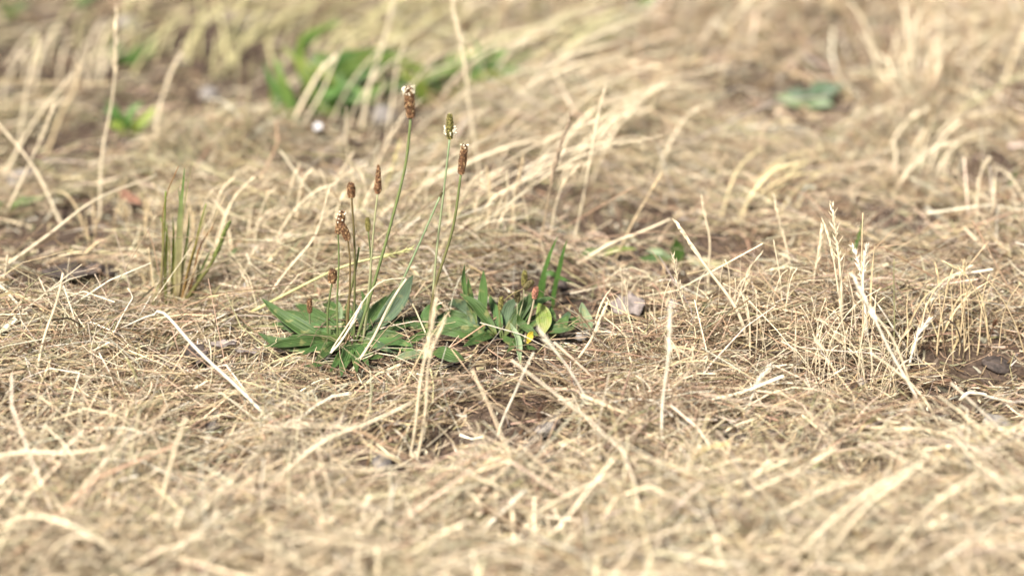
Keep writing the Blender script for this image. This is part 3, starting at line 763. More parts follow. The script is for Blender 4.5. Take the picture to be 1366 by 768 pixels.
# broad green grass behind
def green_clump(name, label, blades, cat='grass tuft'):
    rs = random.Random(len(label)); out = []
    k = 3 if len(blades) > 6 else 1                            # the two big clumps have many slender blades
    for p, w, c, l in blades:
        for j in range(k):
            g = 0 if j == 0 else 9
            q = [(a + rs.gauss(0, g * (.5 + .5 * i)), b_ + rs.gauss(0, g * .45 * (.4 + .6 * i))) for i, (a, b_) in enumerate(p)]
            out.append(dict(pts=q, px=w * (.62 if k > 1 else 1) * rs.uniform(.7, 1.2), blade=True, mat=GREEN, col=c * .9, col1=c * rs.uniform(.8, 1.3) + (np.array((.05, .04, .0)) if j == 2 else 0), lean=l, fold=.35))
    tuft(name, label, out, cat)
GB = np.array((.06, .118, .026))
green_clump('broad_grass_clump', 'clump of broad fresh green blades arching behind the tall seed spikes', [
    ([(400, 168), (392, 140), (376, 108), (366, 76)], 22, GB * 1.2, .02), ([(405, 168), (385, 150), (372, 125), (352, 96)], 13, GB, .02),
    ([(470, 152), (440, 130), (470, 120), (492, 138)], 22, GB * 1.25, -.02), ([(460, 150), (440, 110), (480, 75), (540, 70)], 20, GB * .9, .05),
    ([(450, 148), (430, 100), (455, 85), (500, 90)], 20, GB * .9, .03), ([(440, 150), (440, 128), (462, 112), (488, 128)], 20, GB * 1.3, -.01),
    ([(440, 152), (416, 120), (430, 92), (460, 60)], 17, GB * 1.05, .05), ([(435, 150), (405, 105), (405, 60), (450, 25)], 14, GB * 1.1, .06),
    ([(430, 152), (418, 140), (404, 128), (398, 118)], 14, GB * .8, 0), ([(465, 152), (490, 128), (515, 112), (545, 104)], 17, GB * .9, .02),
    ([(455, 152), (470, 110), (500, 88), (545, 82)], 17, GB, .03), ([(450, 152), (446, 118), (438, 96), (420, 82)], 14, YELG * .6, .02),
    ([(446, 154), (426, 134), (400, 90), (380, 60)], 13, YELG * .6, .04)])
green_clump('broad_grass_clump', 'clump of green blades swept sideways among pale leaning stalks', [
    ([(560, 140), (575, 110), (600, 92), (628, 78)], 19, GB * .9, .02), ([(590, 130), (610, 102), (635, 80), (664, 58)], 20, GB * 1.05, .02),
    ([(600, 128), (635, 100), (660, 82), (694, 66)], 19, GB * 1.0, .02), ([(610, 134), (640, 112), (668, 100), (706, 98)], 16, GB * 1.1, .01),
    ([(570, 138), (590, 104), (605, 84), (612, 70)], 16, GB * .9, .02), ([(580, 140), (560, 115), (556, 95), (566, 80)], 13, YELG * .6, .01),
    ([(585, 140), (620, 118), (655, 108), (690, 116)], 13, YELG * .5, 0)])
green_clump('low_weed', 'low weed with bright green leaves behind the tuft with reddish stems', [
    ([(165, 178), (160, 160), (150, 150), (136, 146)], 12, GB, 0), ([(168, 178), (172, 160), (180, 145), (192, 136)], 13, GB * 1.4, .01),
    ([(170, 180), (185, 168), (198, 155), (206, 142)], 12, YELG * .9, .01), ([(166, 180), (160, 170), (152, 166), (146, 164)], 12, YELG, 0),
    ([(170, 182), (178, 172), (186, 166), (194, 166)], 12, YELG * .9, -.01), ([(166, 178), (158, 155), (148, 142), (140, 132)], 10, GB * .8, .01)], 'weed')
green_clump('low_weed', 'green weed growing beside the stone at the tall thin stalk', [
    ([(165, 84), (160, 72), (155, 62), (150, 50)], 14, GB * 1.1, 0), ([(168, 86), (178, 76), (185, 66), (190, 60)], 12, GB * 1.1, 0),
    ([(162, 84), (152, 76), (146, 70), (138, 68)], 12, YELG * .8, 0), ([(170, 86), (196, 70), (205, 56), (208, 48)], 14, GB, .01)], 'weed')
green_clump('low_weed', 'dull blue-green leafy weed alone in the pale straw', [
    ([(1080, 142), (1092, 132), (1106, 122), (1124, 114)], 20, BLUEG * .9, .0), ([(1078, 140), (1070, 130), (1060, 126), (1046, 124)], 18, BLUEG * .75, .01),
    ([(1078, 142), (1066, 140), (1050, 134), (1034, 128)], 15, PALEG * .9, .0), ([(1080, 140), (1085, 126), (1092, 118), (1110, 110)], 15, BLUEG * 1.0, .01),
    ([(1076, 144), (1082, 140), (1094, 138), (1112, 140)], 12, PALEG * .7, -.01)], 'weed')
green_clump('low_weed', 'flat bright green leaf pressed into straw by the hollow with dark clods', [
    ([(8, 282), (20, 274), (36, 268), (56, 266)], 15, GB * 1.2, 0), ([(8, 282), (0, 276), (-14, 272), (-30, 270)], 13, GB, 0), ([(60, 268), (80, 260), (96, 256), (112, 254)], 10, OLIVE * .8, 0)], 'weed')
green_clump('green_blade_tuft', 'single arching fresh green blade beside the pale upright seed heads', [
    ([(1120, 378), (1132, 352), (1142, 326), (1152, 292)], 7, GB * 1.05, .01), ([(1124, 380), (1126, 360), (1120, 345), (1112, 338)], 4, OLIVE * .8, .0)])
green_clump('low_weed', 'small weed with one round green leaf standing on edge', [
    ([(905, 350), (906, 342), (905, 332), (902, 318)], 18, GB * .85, 0), ([(902, 350), (888, 342), (876, 336), (862, 332)], 13, PALEG, .01),
    ([(906, 352), (922, 350), (940, 352), (975, 350)], 9, OLIVE, 0), ([(900, 350), (880, 346), (868, 346), (852, 352)], 10, GB * 1.1, 0)], 'weed')
green_clump('low_weed', 'small dark green curled sprout under the broad pale slanting straw', [
    ([(942, 440), (938, 425), (940, 408), (952, 394)], 11, BLUEG * .8, 0), ([(944, 442), (952, 430), (962, 420), (968, 410)], 9, DARKG * 1.5, 0),
    ([(940, 440), (934, 428), (932, 418), (936, 412)], 9, BLUEG * .9, 0), ([(946, 442), (950, 438), (958, 436), (962, 442)], 8, DARKG * 1.3, 0)], 'weed')
green_clump('low_weed', 'lone bright green sprout in open straw beyond the swept stalks', [
    ([(858, 14), (862, 6), (868, -2), (874, -8)], 14, GB * 1.2, 0), ([(858, 14), (852, 6), (850, 0), (848, -6)], 12, GB, 0)], 'weed')
green_clump('low_weed', 'dark green weed clump beyond the olive-tinged long grass', [
    ([(14, 26), (10, 14), (4, 6), (-4, 0)], 16, GB * .8, 0), ([(14, 26), (20, 14), (28, 8), (40, 4)], 14, GB * .8, 0), ([(100, 14), (108, 4), (116, -2), (130, -6)], 13, GB, 0)], 'weed')
green_clump('low_weed', 'tiny pale green herb at the foot of the pale folded leaf', [
    ([(757, 478, ), (748, 472), (742, 468), (736, 466)], 9, PALEG * .9, 0), ([(758, 478), (764, 470), (768, 464), (770, 460)], 9, PALEG, 0),
    ([(757, 479), (752, 470), (750, 464), (752, 458)], 8, PALEG * .8, 0)], 'herb')
green_clump('low_weed', 'olive withered leaf lying in straw near the bent stalk', [
    ([(335, 520), (350, 514), (368, 512), (396, 512)], 9, YELG * .8, 0), ([(335, 520), (352, 520), (370, 518), (388, 519)], 6, OLIVE, 0)], 'herb')
green_clump('low_weed', 'thin dark green shoot with one leaf standing alone in straw', [
    ([(1340, 262), (1346, 250), (1352, 238), (1356, 226)], 5, DARKG * 1.2, 0)], 'herb')
green_clump('low_weed', 'flat green leaves in the straw just behind the crossing blades', [
    ([(770, 345), (782, 336), (795, 334), (810, 332)], 9, GB, 0), ([(800, 345), (815, 336), (830, 332), (850, 332)], 9, YELG * .8, 0), ([(770, 350), (760, 342), (752, 340), (745, 342)], 7, GB * .8, 0)], 'weed')
green_clump('low_weed', 'straggling dull green leaves around the foot of the half-green tuft', [
    ([(300, 360), (305, 348), (310, 338), (316, 330)], 10, DARKG * 1.5, .01), ([(262, 362), (264, 350), (260, 340), (262, 332)], 10, BLUEG, .0),
    ([(265, 290), (275, 280), (290, 275), (310, 270)], 9, OLIVE * .8, .0), ([(200, 270), (215, 262), (225, 262), (240, 262)], 8, OLIVE * .8, .0)], 'weed')

# ------------------------------------------------------------------ single dry stalks, each where it stands
st = stalk
st('tall thin stalk with narrow head rising beside the low bright weed', [(132, 296), (138, 220), (148, 130), (155, 22)], 4.5, 'thin', .28, PALE * .95, .03)
st('straight pale straw crossing in front of the leaning pair by hollow', [(86, 302), (60, 252), (30, 205), (-6, 160)], 6, None, 0, PALE, .02)
st('slim leaning stalk with loose head crossed by a straight straw', [(2, 292), (25, 250), (48, 195), (72, 142)], 4, 'loose', .3, PALE, .02)
st('upright faint stalk behind the crossed leaning pair', [(22, 200), (30, 160), (42, 100), (52, 48)], 4.5, None, 0, PALE * .9, .02)
st('long leaning straw parallel to the slim loose-headed stalk', [(0, 235), (30, 190), (65, 140), (96, 98)], 5, None, 0, PALE * .95, .02)
st('pale straw leaning behind the crossed pair, tip near the weed', [(60, 205), (80, 160), (100, 120), (106, 84)], 5, None, 0, STRAWC * 1.1, .02)
st('short curved stalk with drooping narrow head behind the plantain field', [(205, 200), (212, 150), (222, 110), (238, 78)], 6, 'thin', .35, PALE * .9, .02)
st('long straw lying from the hollow up over the matted grass', [(10, 352, 1), (70, 310, 3), (130, 268, 4), (210, 234, 4.5)], 5, None, 0, PALE * .95)
st('sharply bent bleached stalk, kinked at its top like a roof', [(365, 566, .5), (318, 514, 2.6), (262, 462, 4.4), (219, 421, 5.2), (205, 421, 4.6), (160, 438, 2.0)], 6, None, 0, BLEACH * .95, n=26)
st('short pale stalk with blunt tip beside the hooked stalk', [(40, 524), (56, 470), (72, 415), (84, 364)], 6, None, 0, PALE, .01)
st('thin hooked stalk, its tip curled over, beside the hollow', [(134, 478), (152, 446), (172, 406), (177, 396), (170, 384)], 3.6, None, 0, BLEACH * .95, .0)
st('upright bleached stub close to the blunt-tipped short stalk', [(0, 402), (4, 380), (8, 355), (10, 340)], 6, None, 0, PALE, .0)
st('kinked thin straw lying below the hooked stalk', [(132, 470, 2), (144, 492, 2), (150, 510, 1.6), (153, 524, .8)], 3.4, None, 0, BLEACH * .9)
st('yellowed short stem with swollen tip beside the sharply bent stalk', [(190, 540), (186, 520), (180, 500), (172, 484)], 4.5, 'thin', .4, OLIVE * 1.3, .0)
st('thick straight stalk leaning alone over low straw', [(202, 704), (218, 655), (236, 600), (248, 556)], 9, None, 0, PALE * 1.02, .0)
st('long thick straw rising out of low straw with a bend midway', [(346, 662, .3), (395, 618, 2.4), (440, 586, 3.5), (500, 560, 4.6), (550, 536, 5.2)], 7.5, None, 0, PALE, n=22)
st('thick horizontal straw lying on the low mat', [(-20, 612, 3), (40, 602, 4), (90, 602, 4.2), (150, 596, 4)], 9, None, 0, PALE * .95)
st('pale stalk of the close pair, its head in front of the plantains', [(546, 606), (558, 545), (566, 480), (582, 398)], 5.5, 'thin', .42, PALE * 1.02, .01)
st('second stalk of the close pair, thicker and slightly bent', [(556, 612), (565, 550), (572, 480), (592, 430)], 5, 'thin', .3, PALE, .012)
st('thin straw leaning against the close pair of pale stalks', [(520, 545), (545, 500), (572, 455), (600, 415)], 3, None, 0, STRAWC * 1.1, .012)
st('straight white-tipped straw in front of the three-budded plantain', [(662, 578), (676, 548), (692, 510), (712, 470)], 5, None, 0, BLEACH * .95, .0)
st('bent stalk with knobbly white seed head at the three-budded plantain', [(812, 582), (786, 540), (756, 492), (735, 462), (720, 440)], 4.5, 'fluffy', .2, BLEACH * .95, .01, n=22)
st('tall straight white forked stalk beside the puffy-headed straws', [(884, 606), (886, 545), (889, 480), (894, 418)], 6, 'thin', .3, BLEACH * 1.0, .01)
st('short stalk with puffy seed head near the white forked stalk', [(994, 560), (1003, 530), (1010, 510), (1026, 490)], 5.5, 'fluffy', .5, BLEACH * .96, .01)
st('thin straw rising beside the puffy-headed short stalk', [(1000, 524), (1004, 505), (1010, 488), (1014, 474)], 3, None, 0, BLEACH * .95, .0)
st('short leaning straw below the puffy-headed short stalk', [(950, 582), (968, 574), (986, 566), (1006, 559)], 5, None, 0, PALE, .0)
st('slanting straw in front of the pale broad folded leaf', [(755, 506), (772, 478), (790, 446), (808, 410)], 6.5, 'thin', .4, PALE, .0)
st('broad pale slanting straw leaning over the dark curled sprout', [(1004, 462), (980, 412), (950, 365), (920, 322), (904, 300)], 7, 'thin', .3, PALE * 1.03, .01)
st('slender stalk with small nodding head behind the round leaf', [(818, 348), (840, 300), (860, 268), (880, 236)], 3.2, 'thin', .2, STRAWC * 1.15, .01)
st('long straw lying flat behind the slender nodding stalk', [(770, 352, .5), (815, 326, 2), (850, 312, 3), (894, 292, 4)], 6, None, 0, PALE)
st('upright blunt pale stem behind the broad slanting straw', [(946, 400), (945, 350), (944, 310), (937, 268)], 5, 'thin', .2, PALE, .0)
st('fork-tipped yellow stalk with spreading bristles by the slanting straw', [(928, 458), (918, 420), (908, 385), (898, 340)], 3.6, 'loose', .5, PALE * .98, .0, leafs=2)
st('pale stalk with split narrow head next to the tall spiky tuft', [(1062, 390), (1052, 350), (1044, 312), (1034, 268)], 4.5, 'thin', .5, PALE, .0)
st('thin upright stem near the split-headed pale stalk', [(1046, 440), (1042, 400), (1036, 350), (1032, 320)], 3.4, None, 0, PALE, .0)
st('short bright stalk with slim head beside the spiky tuft', [(1080, 416), (1086, 380), (1090, 350), (1096, 306)], 4.5, 'thin', .4, PALE * 1.04, .0)
st('short stalk with fluffy bleached tassel behind the dark hollow', [(1212, 492), (1218, 466), (1224, 446), (1238, 428)], 5, 'fluffy', .45, BLEACH * .98, .01)
st('thin awned straw next to the fluffy bleached tassel', [(1218, 480), (1224, 452), (1230, 430), (1236, 404)], 3, None, 0, PALE, .0)
st('thin brown stem slanting down over the stubble behind the hollow', [(1370, 420), (1340, 370), (1322, 335), (1300, 300)], 3, 'thin', .25, TAN, .01)
st('dark grass head with tight brownish spikelets behind crossing blades', [(716, 345), (724, 300), (738, 235), (760, 158)], 3.6, 'spike', .48, np.array((.42, .32, .2)), .0, col1=np.array((.33, .25, .17)))
st('small yellow grass head beside the dark brownish one', [(678, 330), (684, 290), (690, 250), (698, 208)], 3, 'loose', .35, STRAWC, .01)
st('faint fine stalk between the plantain spikes and dark head', [(652, 330), (654, 295), (652, 250), (650, 228)], 3, 'thin', .3, STRAWC, .01)
st('long fine stalk rising behind the dark brownish grass head', [(762, 330), (776, 270), (790, 200), (806, 122)], 4, 'thin', .3, PALE * .95, .03)
st('tall stalk with dark seeds at the tip, behind the plantain spikes', [(642, 250), (632, 170), (618, 90), (604, 6)], 4.5, 'thin', .5, PALE * .9, .04)
st('stout tall pale stalk standing behind the fresh green clump', [(482, 172), (494, 120), (508, 70), (530, -20)], 8, None, 0, PALE * .9, .04)
st('pale stalk leaning across the fresh green clump', [(386, 172), (408, 128), (424, 100), (444, 78)], 8, 'thin', .5, PALE, .02)
st('second thinner stalk leaning across the fresh green clump', [(392, 180), (418, 140), (436, 110), (456, 62)], 5, None, 0, PALE * .9, .03)
st('fine straight bristle beside the tall plantain spike', [(463, 270), (465, 230), (463, 190), (462, 142)], 2.6, None, 0, PALE, .0)
st('yellowish loose grass head behind the small plantain spikes', [(497, 300), (510, 262), (520, 235), (533, 190)], 3.2, 'loose', .5, np.array((.55, .47, .22)), .01)
st('pale nodding grass head beside the small plantain spikes', [(432, 300), (444, 262), (455, 232), (470, 205)], 3, 'loose', .45, PALE, .01)
st('green-yellow lying stalk with loose head behind the tall-spiked plantain', [(330, 418, 1), (400, 386, 2.6), (470, 352, 4), (548, 332, 5)], 5, 'loose', .22, np.array((.46, .44, .19)), 0)
st('leaning fine straw behind the green-yellow lying stalk', [(360, 392, 1), (392, 350, 2.5), (420, 310, 4), (440, 250, 7)], 4, None, 0, PALE)
st('pale straw crossing low in front of the tall-spiked plantain', [(420, 500), (455, 450), (500, 380), (545, 370)], 3.6, None, 0, PALE * .9, .03)
st('slanting straw rising in front of the tall-spiked plantain', [(422, 500), (440, 475), (456, 455), (480, 410)], 5, 'thin', .3, BLEACH * .95, .005)
st('thick slanting straw against the broad blue-green leaf', [(462, 506), (490, 460), (515, 415), (542, 372)], 6, None, 0, PALE * .95, .005)
st('brown dried flower head on a thin stem above a grey stone', [(722, 592), (721, 575), (720, 560), (720, 546)], 2.6, 'fluffy', .35, TAN, .0, col1=np.array((.10, .045, .03)))
st('dark curled twig-like stem rising at the dark hollow', [(1282, 490), (1284, 462), (1276, 436), (1262, 424)], 4, None, 0, np.array((.07, .05, .035)), .0)
st('thin dark stem bearing one brown bud over the dark hollow', [(1312, 476), (1318, 455), (1324, 440), (1327, 430)], 2.6, 'fluffy', .2, np.array((.12, .08, .05)), .0, col1=np.array((.11, .055, .03)))
st('greenish thin upright stem beside the spiky tuft', [(1194, 470), (1193, 430), (1192, 390), (1193, 345)], 3.2, None, 0, np.array((.26, .25, .12)), .0)
st('horizontal straw over the stony gap in front of the hollow', [(1292, 520, 2), (1320, 528, 2.4), (1350, 534, 2.4), (1390, 538, 2)], 3, None, 0, BLEACH * .9)
st('broad pale fallen straw at the edge of the stony gap', [(1278, 532), (1290, 524), (1300, 524), (1316, 526)], 8, None, 0, BLEACH * .9, .0)
st('arched straw bowing over the stubble by the stony gap', [(1160, 588, 1), (1185, 574, 3), (1225, 572, 3.2), (1280, 580, 1)], 5, None, 0, PALE)
st('long pale straw slanting over a shaded gap beside the bundle', [(936, 700, .5), (1000, 660, 3), (1060, 630, 4.6), (1108, 602, 5.6)], 6.8, 'thin', .2, PALE * 1.02)
st('thickest straw of the big leaning bundle', [(1030, 768, 1), (1095, 705, 4), (1145, 668, 5.4), (1190, 636, 6.4)], 9.0, None, 0, PALE)
st('second thick straw of the big leaning bundle', [(1080, 770, 1), (1130, 700, 4.6), (1170, 665, 6), (1230, 615, 7.4)], 7.5, 'loose', .3, PALE * .97)
st('third straw of the big leaning bundle, with loose head', [(1160, 770, 1), (1210, 715, 4), (1250, 670, 6), (1300, 636, 7)], 6.8, 'loose', .3, PALE)
st('pale straw running behind the big leaning bundle', [(1010, 700, 1.5), (1060, 675, 3.4), (1110, 650, 4), (1150, 640, 4.4)], 6.8, None, 0, PALE * .95)
st('drooping yellow seed head hanging over the straw', [(905, 650), (930, 610), (945, 598), (968, 592)], 4.5, 'fluffy', .5, np.array((.62, .50, .24)), .0)
st('thin pale hooked straw beside the drooping yellow head', [(902, 668), (902, 630), (906, 600), (918, 588)], 3.0, None, 0, PALE, .0)
st('bright split straw standing up, crossed by a dull one', [(635, 718), (650, 700), (668, 684), (694, 660)], 7.5, 'thin', .3, BLEACH, .0)
st('dull straw crossing the bright split one from behind', [(620, 652, 1.5), (645, 672, 2.2), (690, 702, 2.2), (745, 738, 1.4)], 6.8, None, 0, PALE * .95)
st('long straw rising from the crossing toward the stubble', [(702, 692, 1), (745, 668, 2.6), (790, 644, 3.6), (822, 628, 4.2)], 6.0, None, 0, PALE)
st('upright thick bleached stub standing in low straw', [(512, 740), (518, 705), (522, 675), (526, 646)], 6.8, None, 0, BLEACH * .97, .0)
st('broad straw leaning beside the bleached stub', [(462, 766), (478, 735), (490, 708), (508, 684)], 9.8, None, 0, PALE * 1.02, .0)
st('low straw pointing away from the bleached stub', [(500, 768, 1), (555, 735, 3), (585, 715, 4), (614, 700, 4.5)], 8.2, 'thin', .3, PALE)
st('bent tan straw falling from the stalk with a bend midway', [(480, 585, 3), (520, 610, 3), (560, 632, 2), (600, 644, 1)], 4.5, None, 0, STRAWC * 1.1)
st('short straight straw touching the thick horizontal straw', [(60, 566, 2), (82, 590, 3), (96, 608, 3), (104, 622, 2.4)], 6.0, None, 0, PALE)
st('bleached blunt stub standing beside the thick horizontal straw', [(88, 680), (92, 655), (96, 632), (98, 618)], 5.2, None, 0, PALE, .0)
st('forked pale straw between the lone thick stalk and curled straw', [(140, 740), (142, 700), (146, 660), (150, 640)], 6.8, None, 0, PALE, .0, leafs=2)
st('upright straw with folded tip by the stalk bent midway', [(346, 690), (348, 660), (350, 630), (352, 612)], 5.2, None, 0, BLEACH * .95, .0, leafs=1)
st('pale curled straw arching low over the mat', [(0, 700, 2), (60, 690, 5), (130, 720, 4), (190, 770, 1.5)], 9.8, None, 0, PALE)
st('broad straw curving away from the pale curled arching one', [(60, 770, 1), (70, 735, 3), (110, 715, 5), (160, 735, 4)], 9.8, None, 0, PALE * .95)

# tufts of dry grass: each stem a part
def fan(label, base, n, dx, dy, h, px, seed, heads=.4, name='dry_grass_tuft', lean=.0, spread=30, col=PALE, group=None):
    rs = random.Random(seed); stems = []
    n = int(n * 1.35)
    for i in range(n):
        bx = base[0] + rs.gauss(0, spread); by = base[1] + rs.gauss(0, spread * .25)
        f = rs.uniform(.55, 1.15); sx = dx * f * rs.uniform(.5, 1.3) + rs.gauss(0, abs(h) * .30); sy = -h * f
        droop = rs.uniform(0, .25)
        pts = [(bx, by), (bx + sx * .25, by + sy * .42), (bx + sx * .6, by + sy * .78), (bx + sx, by + sy * (1 - droop * .5))]
        hd = rs.random() < heads
        stems.append(dict(pts=pts, px=px * rs.uniform(.4, .95), lean=lean * rs.uniform(.4, 1.3), head=('thin' if rs.random() < .6 else 'loose') if hd else None,
                          hf=rs.uniform(.2, .4), col=np.asarray(col) * rs.uniform(.8, 1.08), blade=(not hd and rs.random() < .35), n=12))
    tuft(name, label, stems, 'grass tuft', group)
tuft('spiky_grass_tuft', 'tall spiky dry tuft with bleached knobbly seed heads', [
    dict(pts=[(1126, 462), (1122, 400), (1116, 345), (1110, 274)], px=5, head='loose', hf=.36, col=PALE * 1.03),
    dict(pts=[(1130, 462), (1124, 410), (1112, 350), (1100, 300)], px=3.2, head='thin', hf=.3, col=PALE),
    dict(pts=[(1155, 470), (1154, 410), (1150, 370), (1138, 330)], px=4.5, head='loose', hf=.3, col=BLEACH),
    dict(pts=[(1160, 472), (1154, 420), (1152, 380), (1156, 330)], px=4.5, head='fluffy', hf=.28, col=BLEACH * .98),
    dict(pts=[(1152, 470), (1150, 420), (1152, 350), (1151, 284)], px=2.6, col=STRAWC),
    dict(pts=[(1242, 562), (1215, 510), (1175, 440), (1140, 372)], px=5, head='thin', hf=.3, col=BLEACH * .98),
    dict(pts=[(1236, 558), (1205, 490), (1180, 440), (1142, 390)], px=4, col=PALE),
    dict(pts=[(1260, 572), (1225, 525), (1190, 490), (1160, 470)], px=4, col=PALE * .95),
    dict(pts=[(1215, 470), (1195, 440), (1175, 410), (1155, 388)], px=3.5, col=BLEACH),
    dict(pts=[(1150, 470), (1158, 420), (1162, 380), (1167, 325)], px=2.8, col=STRAWC, blade=True),
    dict(pts=[(1148, 470), (1140, 430), (1136, 400), (1130, 360)], px=3.4, col=PALE, blade=True),
    dict(pts=[(1120, 470), (1124, 430), (1120, 380), (1128, 330)], px=3.4, col=PALE, blade=True),
    dict(pts=[(1145, 470), (1150, 440), (1160, 415), (1180, 396)], px=3, col=STRAWC),
    dict(pts=[(1135, 468), (1130, 440), (1118, 420), (1100, 410)], px=3, col=STRAWC)])
fan('wispy tuft of thin upright stems beside the spiky tuft', (1060, 490), 22, 4, 0, 90, 2.3, 1, .12, spread=45)
fan('sparse upright stubble tuft in front of the spiky tuft', (1150, 520), 20, -6, 0, 85, 2.3, 2, .12, spread=45)
fan('thin stubble tuft behind the dark hollow with a brown bud', (1290, 470), 16, 6, 0, 110, 2.8, 3, .15, spread=40, col=STRAWC * 1.1)
fan('short upright stubble tuft around the white forked stalk', (900, 530), 18, 2, 0, 75, 2.3, 4, .12, spread=40)
fan('loose dry tuft behind the white forked stalk and dead leaf', (880, 450), 16, -2, 0, 80, 2.3, 5, .2, spread=40)
fan('thin dry stems tuft standing beside the broad slanting straw', (990, 440), 16, 6, 0, 95, 2.3, 6, .2, spread=35)
fan('pale swept clump of long stalks leaning over behind the rusty spike', (600, 300), 13, 170, 0, 130, 4.2, 7, .45, col=PALE * .78, spread=60, lean=.04)
fan('pale swept clump of long leaning stalks beside the fresh green clump', (560, 200), 12, 150, 0, 130, 4.2, 8, .4, spread=70, lean=.04, col=PALE * .72)
fan('swept clump of long stalks past the green sideways blades', (660, 150), 14, 180, 0, 100, 4.6, 9, .4, spread=90, lean=.04, col=PALE * .70)
fan('long leaning stalks behind the dark brownish grass head', (770, 240), 9, 110, 0, 120, 5, 10, .6, spread=40, lean=.04)
fan('nodding yellow-headed tuft behind the round-leaved weed', (990, 290), 12, 90, 0, 85, 6, 11, .8, spread=25, lean=.06, col=np.array((.60, .50, .28)))
fan('upright pale tuft standing well behind the blue-green weed', (1215, 130), 14, 6, 0, 110, 6, 12, .2, spread=28, lean=.02, col=PALE * .9)
fan('leaning pale tuft in front of the dull blue-green weed', (1190, 250), 12, 70, 0, 80, 6, 13, .4, spread=40, lean=.06, col=PALE * .95)
fan('dry tuft behind the half-green tuft', (180, 330), 16, 10, 0, 80, 3.4, 14, .25, spread=60, col=STRAWC * 1.05)
fan('dry wispy tuft beside the tall-spiked plantain', (330, 340), 14, 40, 0, 100, 3.4, 15, .25, spread=50)
fan('dry tuft of upright stems behind the tall-spiked plantain', (430, 330), 14, 24, 0, 100, 3.2, 16, .4, spread=45)
fan('thin tuft between the rusty spike and the crossing blades', (660, 330), 12, 14, 0, 95, 3, 17, .4, spread=40)
fan('olive-tinged long grass behind the low bright weed', (260, 70), 26, 60, 0, 80, 5.5, 18, .2, spread=90, lean=.04, col=np.array((.40, .36, .18)))
fan('olive long grass behind the fresh green clump', (470, 60), 26, 90, 0, 70, 6, 19, .2, spread=80, lean=.06, col=np.array((.44, .40, .20)))
fan('olive long grass among the swept stalks behind the sideways blades', (640, 90), 22, 120, 0, 70, 6, 26, .15, spread=80, lean=.03, col=np.array((.40, .37, .20)))
fan('loose dry tuft beyond the crossed leaning pair', (60, 110), 16, 30, 0, 80, 5, 20, .3, spread=50, lean=.04, col=PALE * .85)
fan('pale tuft behind the thin slanting brown stem', (1340, 320), 12, -20, 0, 90, 3.4, 21, .3, spread=40, lean=.02, col=PALE * .88)
fan('low tuft of thick pale straw under the big leaning bundle', (1180, 740), 14, 60, 0, 70, 9, 22, .3, spread=60, lean=.02)
fan('low tuft of straw around the bleached stub', (470, 740), 14, 20, 0, 70, 9, 23, .2, spread=90, lean=.02)
fan('low tuft of straw under the curled arching straw', (120, 740), 16, 10, 0, 75, 9, 24, .2, spread=80, lean=.02)
fan('low tuft of straw beside the bright split straw', (820, 750), 12, 20, 0, 60, 8, 25, .2, spread=80, lean=.02)

# ------------------------------------------------------------------ stones, chips, dead leaves
def stone(label, px, py, w, h, mat, name='stone', cat='stone', flatn=.5, group=None, seed=0, up=.001):
    rs = random.Random(seed + px); p = ground(px, py); s = pxm(p)
    import bmesh
    bm = bmesh.new(); bmesh.ops.create_icosphere(bm, subdivisions=2, radius=1)
    nv = np.random.default_rng(px)
    for v in bm.verts:
        k = 1 + .28 * (vnoise(v.co.x * 1.7 + px, v.co.y * 1.7 + v.co.z * 1.3 + py) - .5) * 2
        v.co = Vector((v.co.x * k * w * .5 * s, v.co.y * k * w * .42 * s, v.co.z * k * h * .5 * s))
    me = bpy.data.meshes.new(name); bm.to_mesh(me); bm.free(); me.materials.append(mat)
    for f in me.polygons: f.use_smooth = True
    o = bpy.data.objects.new(name, me); COL.objects.link(o)
    o.location = (p[0], p[1], Hs(p[0], p[1]) + h * .25 * s + up); o.rotation_euler = (rs.uniform(-.25, .25), rs.uniform(-.25, .25), rs.uniform(0, 6))
    return tag(o, label, cat, group)
def dead_leaf(label, px, py, w, d, mat, ang=0, lift=.004, name='dead_leaf', cat='dead leaf', seed=0, tilt=.0):
    """curled scrap of dead leaf or bark with ragged rim, w x d photo pixels"""
    p = ground(px, py); s = pxm(p); rs = random.Random(seed + int(px))
    n, m = 10, 7; V = []; F = []
    for i in range(n):
        t = i / (n - 1)
        for j in range(m):
            u = -1 + 2 * j / (m - 1)
            ww = d * s * .5 * (math.sin(math.pi * (.06 + .88 * t)) ** .6) * (1 + .25 * math.sin(t * 17 + px) * (abs(u) > .9))
            x = (t - .5) * w * s; y = u * ww
            z = .25 * abs(u) ** 1.6 * ww + .16 * w * s * (2 * t - 1) ** 2 * .5 + .0012 * math.sin(t * 11 + u * 5 + px) + tilt * y
            V.append((x, y, z))
    for i in range(n - 1):
        for j in range(m - 1): F.append((i * m + j, i * m + j + 1, (i + 1) * m + j + 1, (i + 1) * m + j))
    o = mesh_obj(name, V, F, mat)
    md = o.modifiers.new('thickness', 'SOLIDIFY'); md.thickness = .0005
    o.location = (p[0], p[1], Hs(p[0], p[1]) + lift); o.rotation_euler = (rs.uniform(-.1, .35), rs.uniform(-.15, .15), ang)
    return tag(o, label, cat)
stone('white chip lying in straw beside the tall-spiked plantain', 331, 392, 14, 16, CHALK, 'white_chip', 'stone chip', up=.004)
stone('small grey stone under the slanting straw by the folded leaf', 776, 462, 20, 12, STONE, up=.006)
stone('pale grey stone beside the curled dead leaf', 897, 430, 26, 20, STONE, up=.008)
stone('flat grey stone in the gap below the brown dried flower', 728, 586, 30, 16, STONE, up=.006)
stone('dark bluish pebble in the straw under the bent stalk', 285, 584, 20, 16, BARK, up=.006)
stone('grey stone beside the straw with a bend midway', 510, 634, 34, 20, STONE, up=.006)
stone('lilac-grey stone in the stony gap beside the arched straw', 1330, 578, 44, 20, STONE, up=.004)
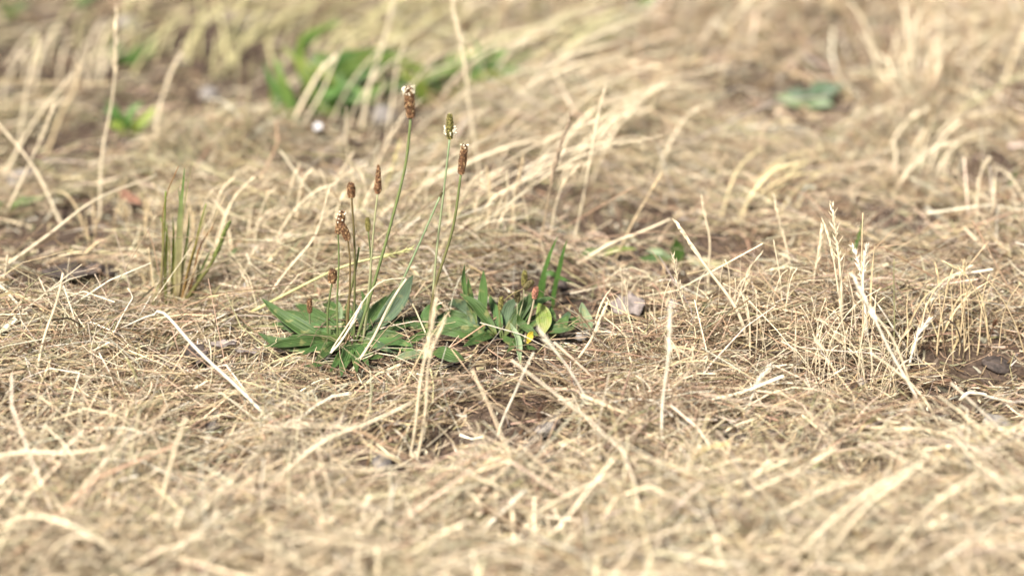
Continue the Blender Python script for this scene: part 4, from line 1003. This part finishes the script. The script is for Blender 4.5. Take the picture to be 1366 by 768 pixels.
stone('pale stone in the gap beside the fresh green clump', 512, 168, 40, 24, STONE, up=.006)
stone('small white stone at the foot of the stout tall stalk', 425, 184, 12, 9, CHALK, up=.008)
stone('grey stone by the weed at the tall thin stalk tip', 172, 44, 34, 20, STONE, up=.004)
stone('lilac-grey stone by the flat bright green leaf', 30, 252, 46, 22, STONE, up=.006)
stone('grey stone half sunk behind the low bright weed', 278, 134, 26, 14, STONE, up=.004)
stone('grey pebble near the big leaning bundle', 1262, 726, 24, 18, STONE, up=.01)
stone('blue-grey pebble in the gap over the bundle', 1208, 640, 26, 16, STONE, up=.006)
stone('dark clod in the hollow behind the half-green tuft', 96, 386, 40, 16, BARK, 'soil_clod', 'clod', up=.0)
stone('second dark clod at the lip of the hollow with dark clods', 150, 382, 36, 14, BARK, 'soil_clod', 'clod', up=.0)
stone('dark clod in the stubble beside the fluffy tassel', 1203, 460, 14, 12, BARK, 'soil_clod', 'clod', up=.006)
stone('dark soil clod in the gap with thin brown bud', 1330, 490, 44, 12, BARK, 'soil_clod', 'clod', up=.0)
stone('dark clod behind the crossing green blades', 750, 390, 18, 12, BARK, 'soil_clod', 'clod', up=.004)
stone('small stone among stubble in front of spiky tuft', 1150, 520, 18, 12, STONE, up=.004)
dead_leaf('curled grey-brown dead leaf beside the three-budded plantain', 838, 428, 46, 34, LITTER, .3, .010, tilt=.3)
dead_leaf('dark brown dead leaf under the bent bleached stalk', 264, 488, 40, 26, BARK, -.7, .008, tilt=.3)
dead_leaf('brown bark scrap standing beside the dark dead leaf', 281, 514, 30, 22, BARK, 1.3, .006, 'bark_scrap', 'bark scrap', tilt=.4)
dead_leaf('pale grey leaf scrap near the bent bleached stalk', 300, 478, 34, 14, LITTER, .1, .010, 'leaf_scrap', 'leaf scrap')
dead_leaf('long dark bark strip at the lip of the hollow with dark clods', 100, 396, 80, 22, BARK, .15, .008, 'bark_strip', 'bark strip', tilt=.3)
dead_leaf('grey leaf scrap in straw by the tall-spiked plantain', 335, 488, 40, 12, LITTER, .1, .010, 'leaf_scrap', 'leaf scrap')
dead_leaf('brown scrap of bark in straw below the close pair', 640, 604, 40, 18, BARK, .2, .006, 'bark_scrap', 'bark scrap')
dead_leaf('small reddish brown leaf behind the half-green tuft', 176, 290, 20, 34, stone_mat('red_brown_leaf', (.12, .06, .04), (.26, .14, .09), 200), 1.2, .014, tilt=.5)
dead_leaf('dark leaf scrap by the slanting straw and white forked stalk', 738, 577, 26, 12, BARK, .1, .008, 'leaf_scrap', 'leaf scrap')
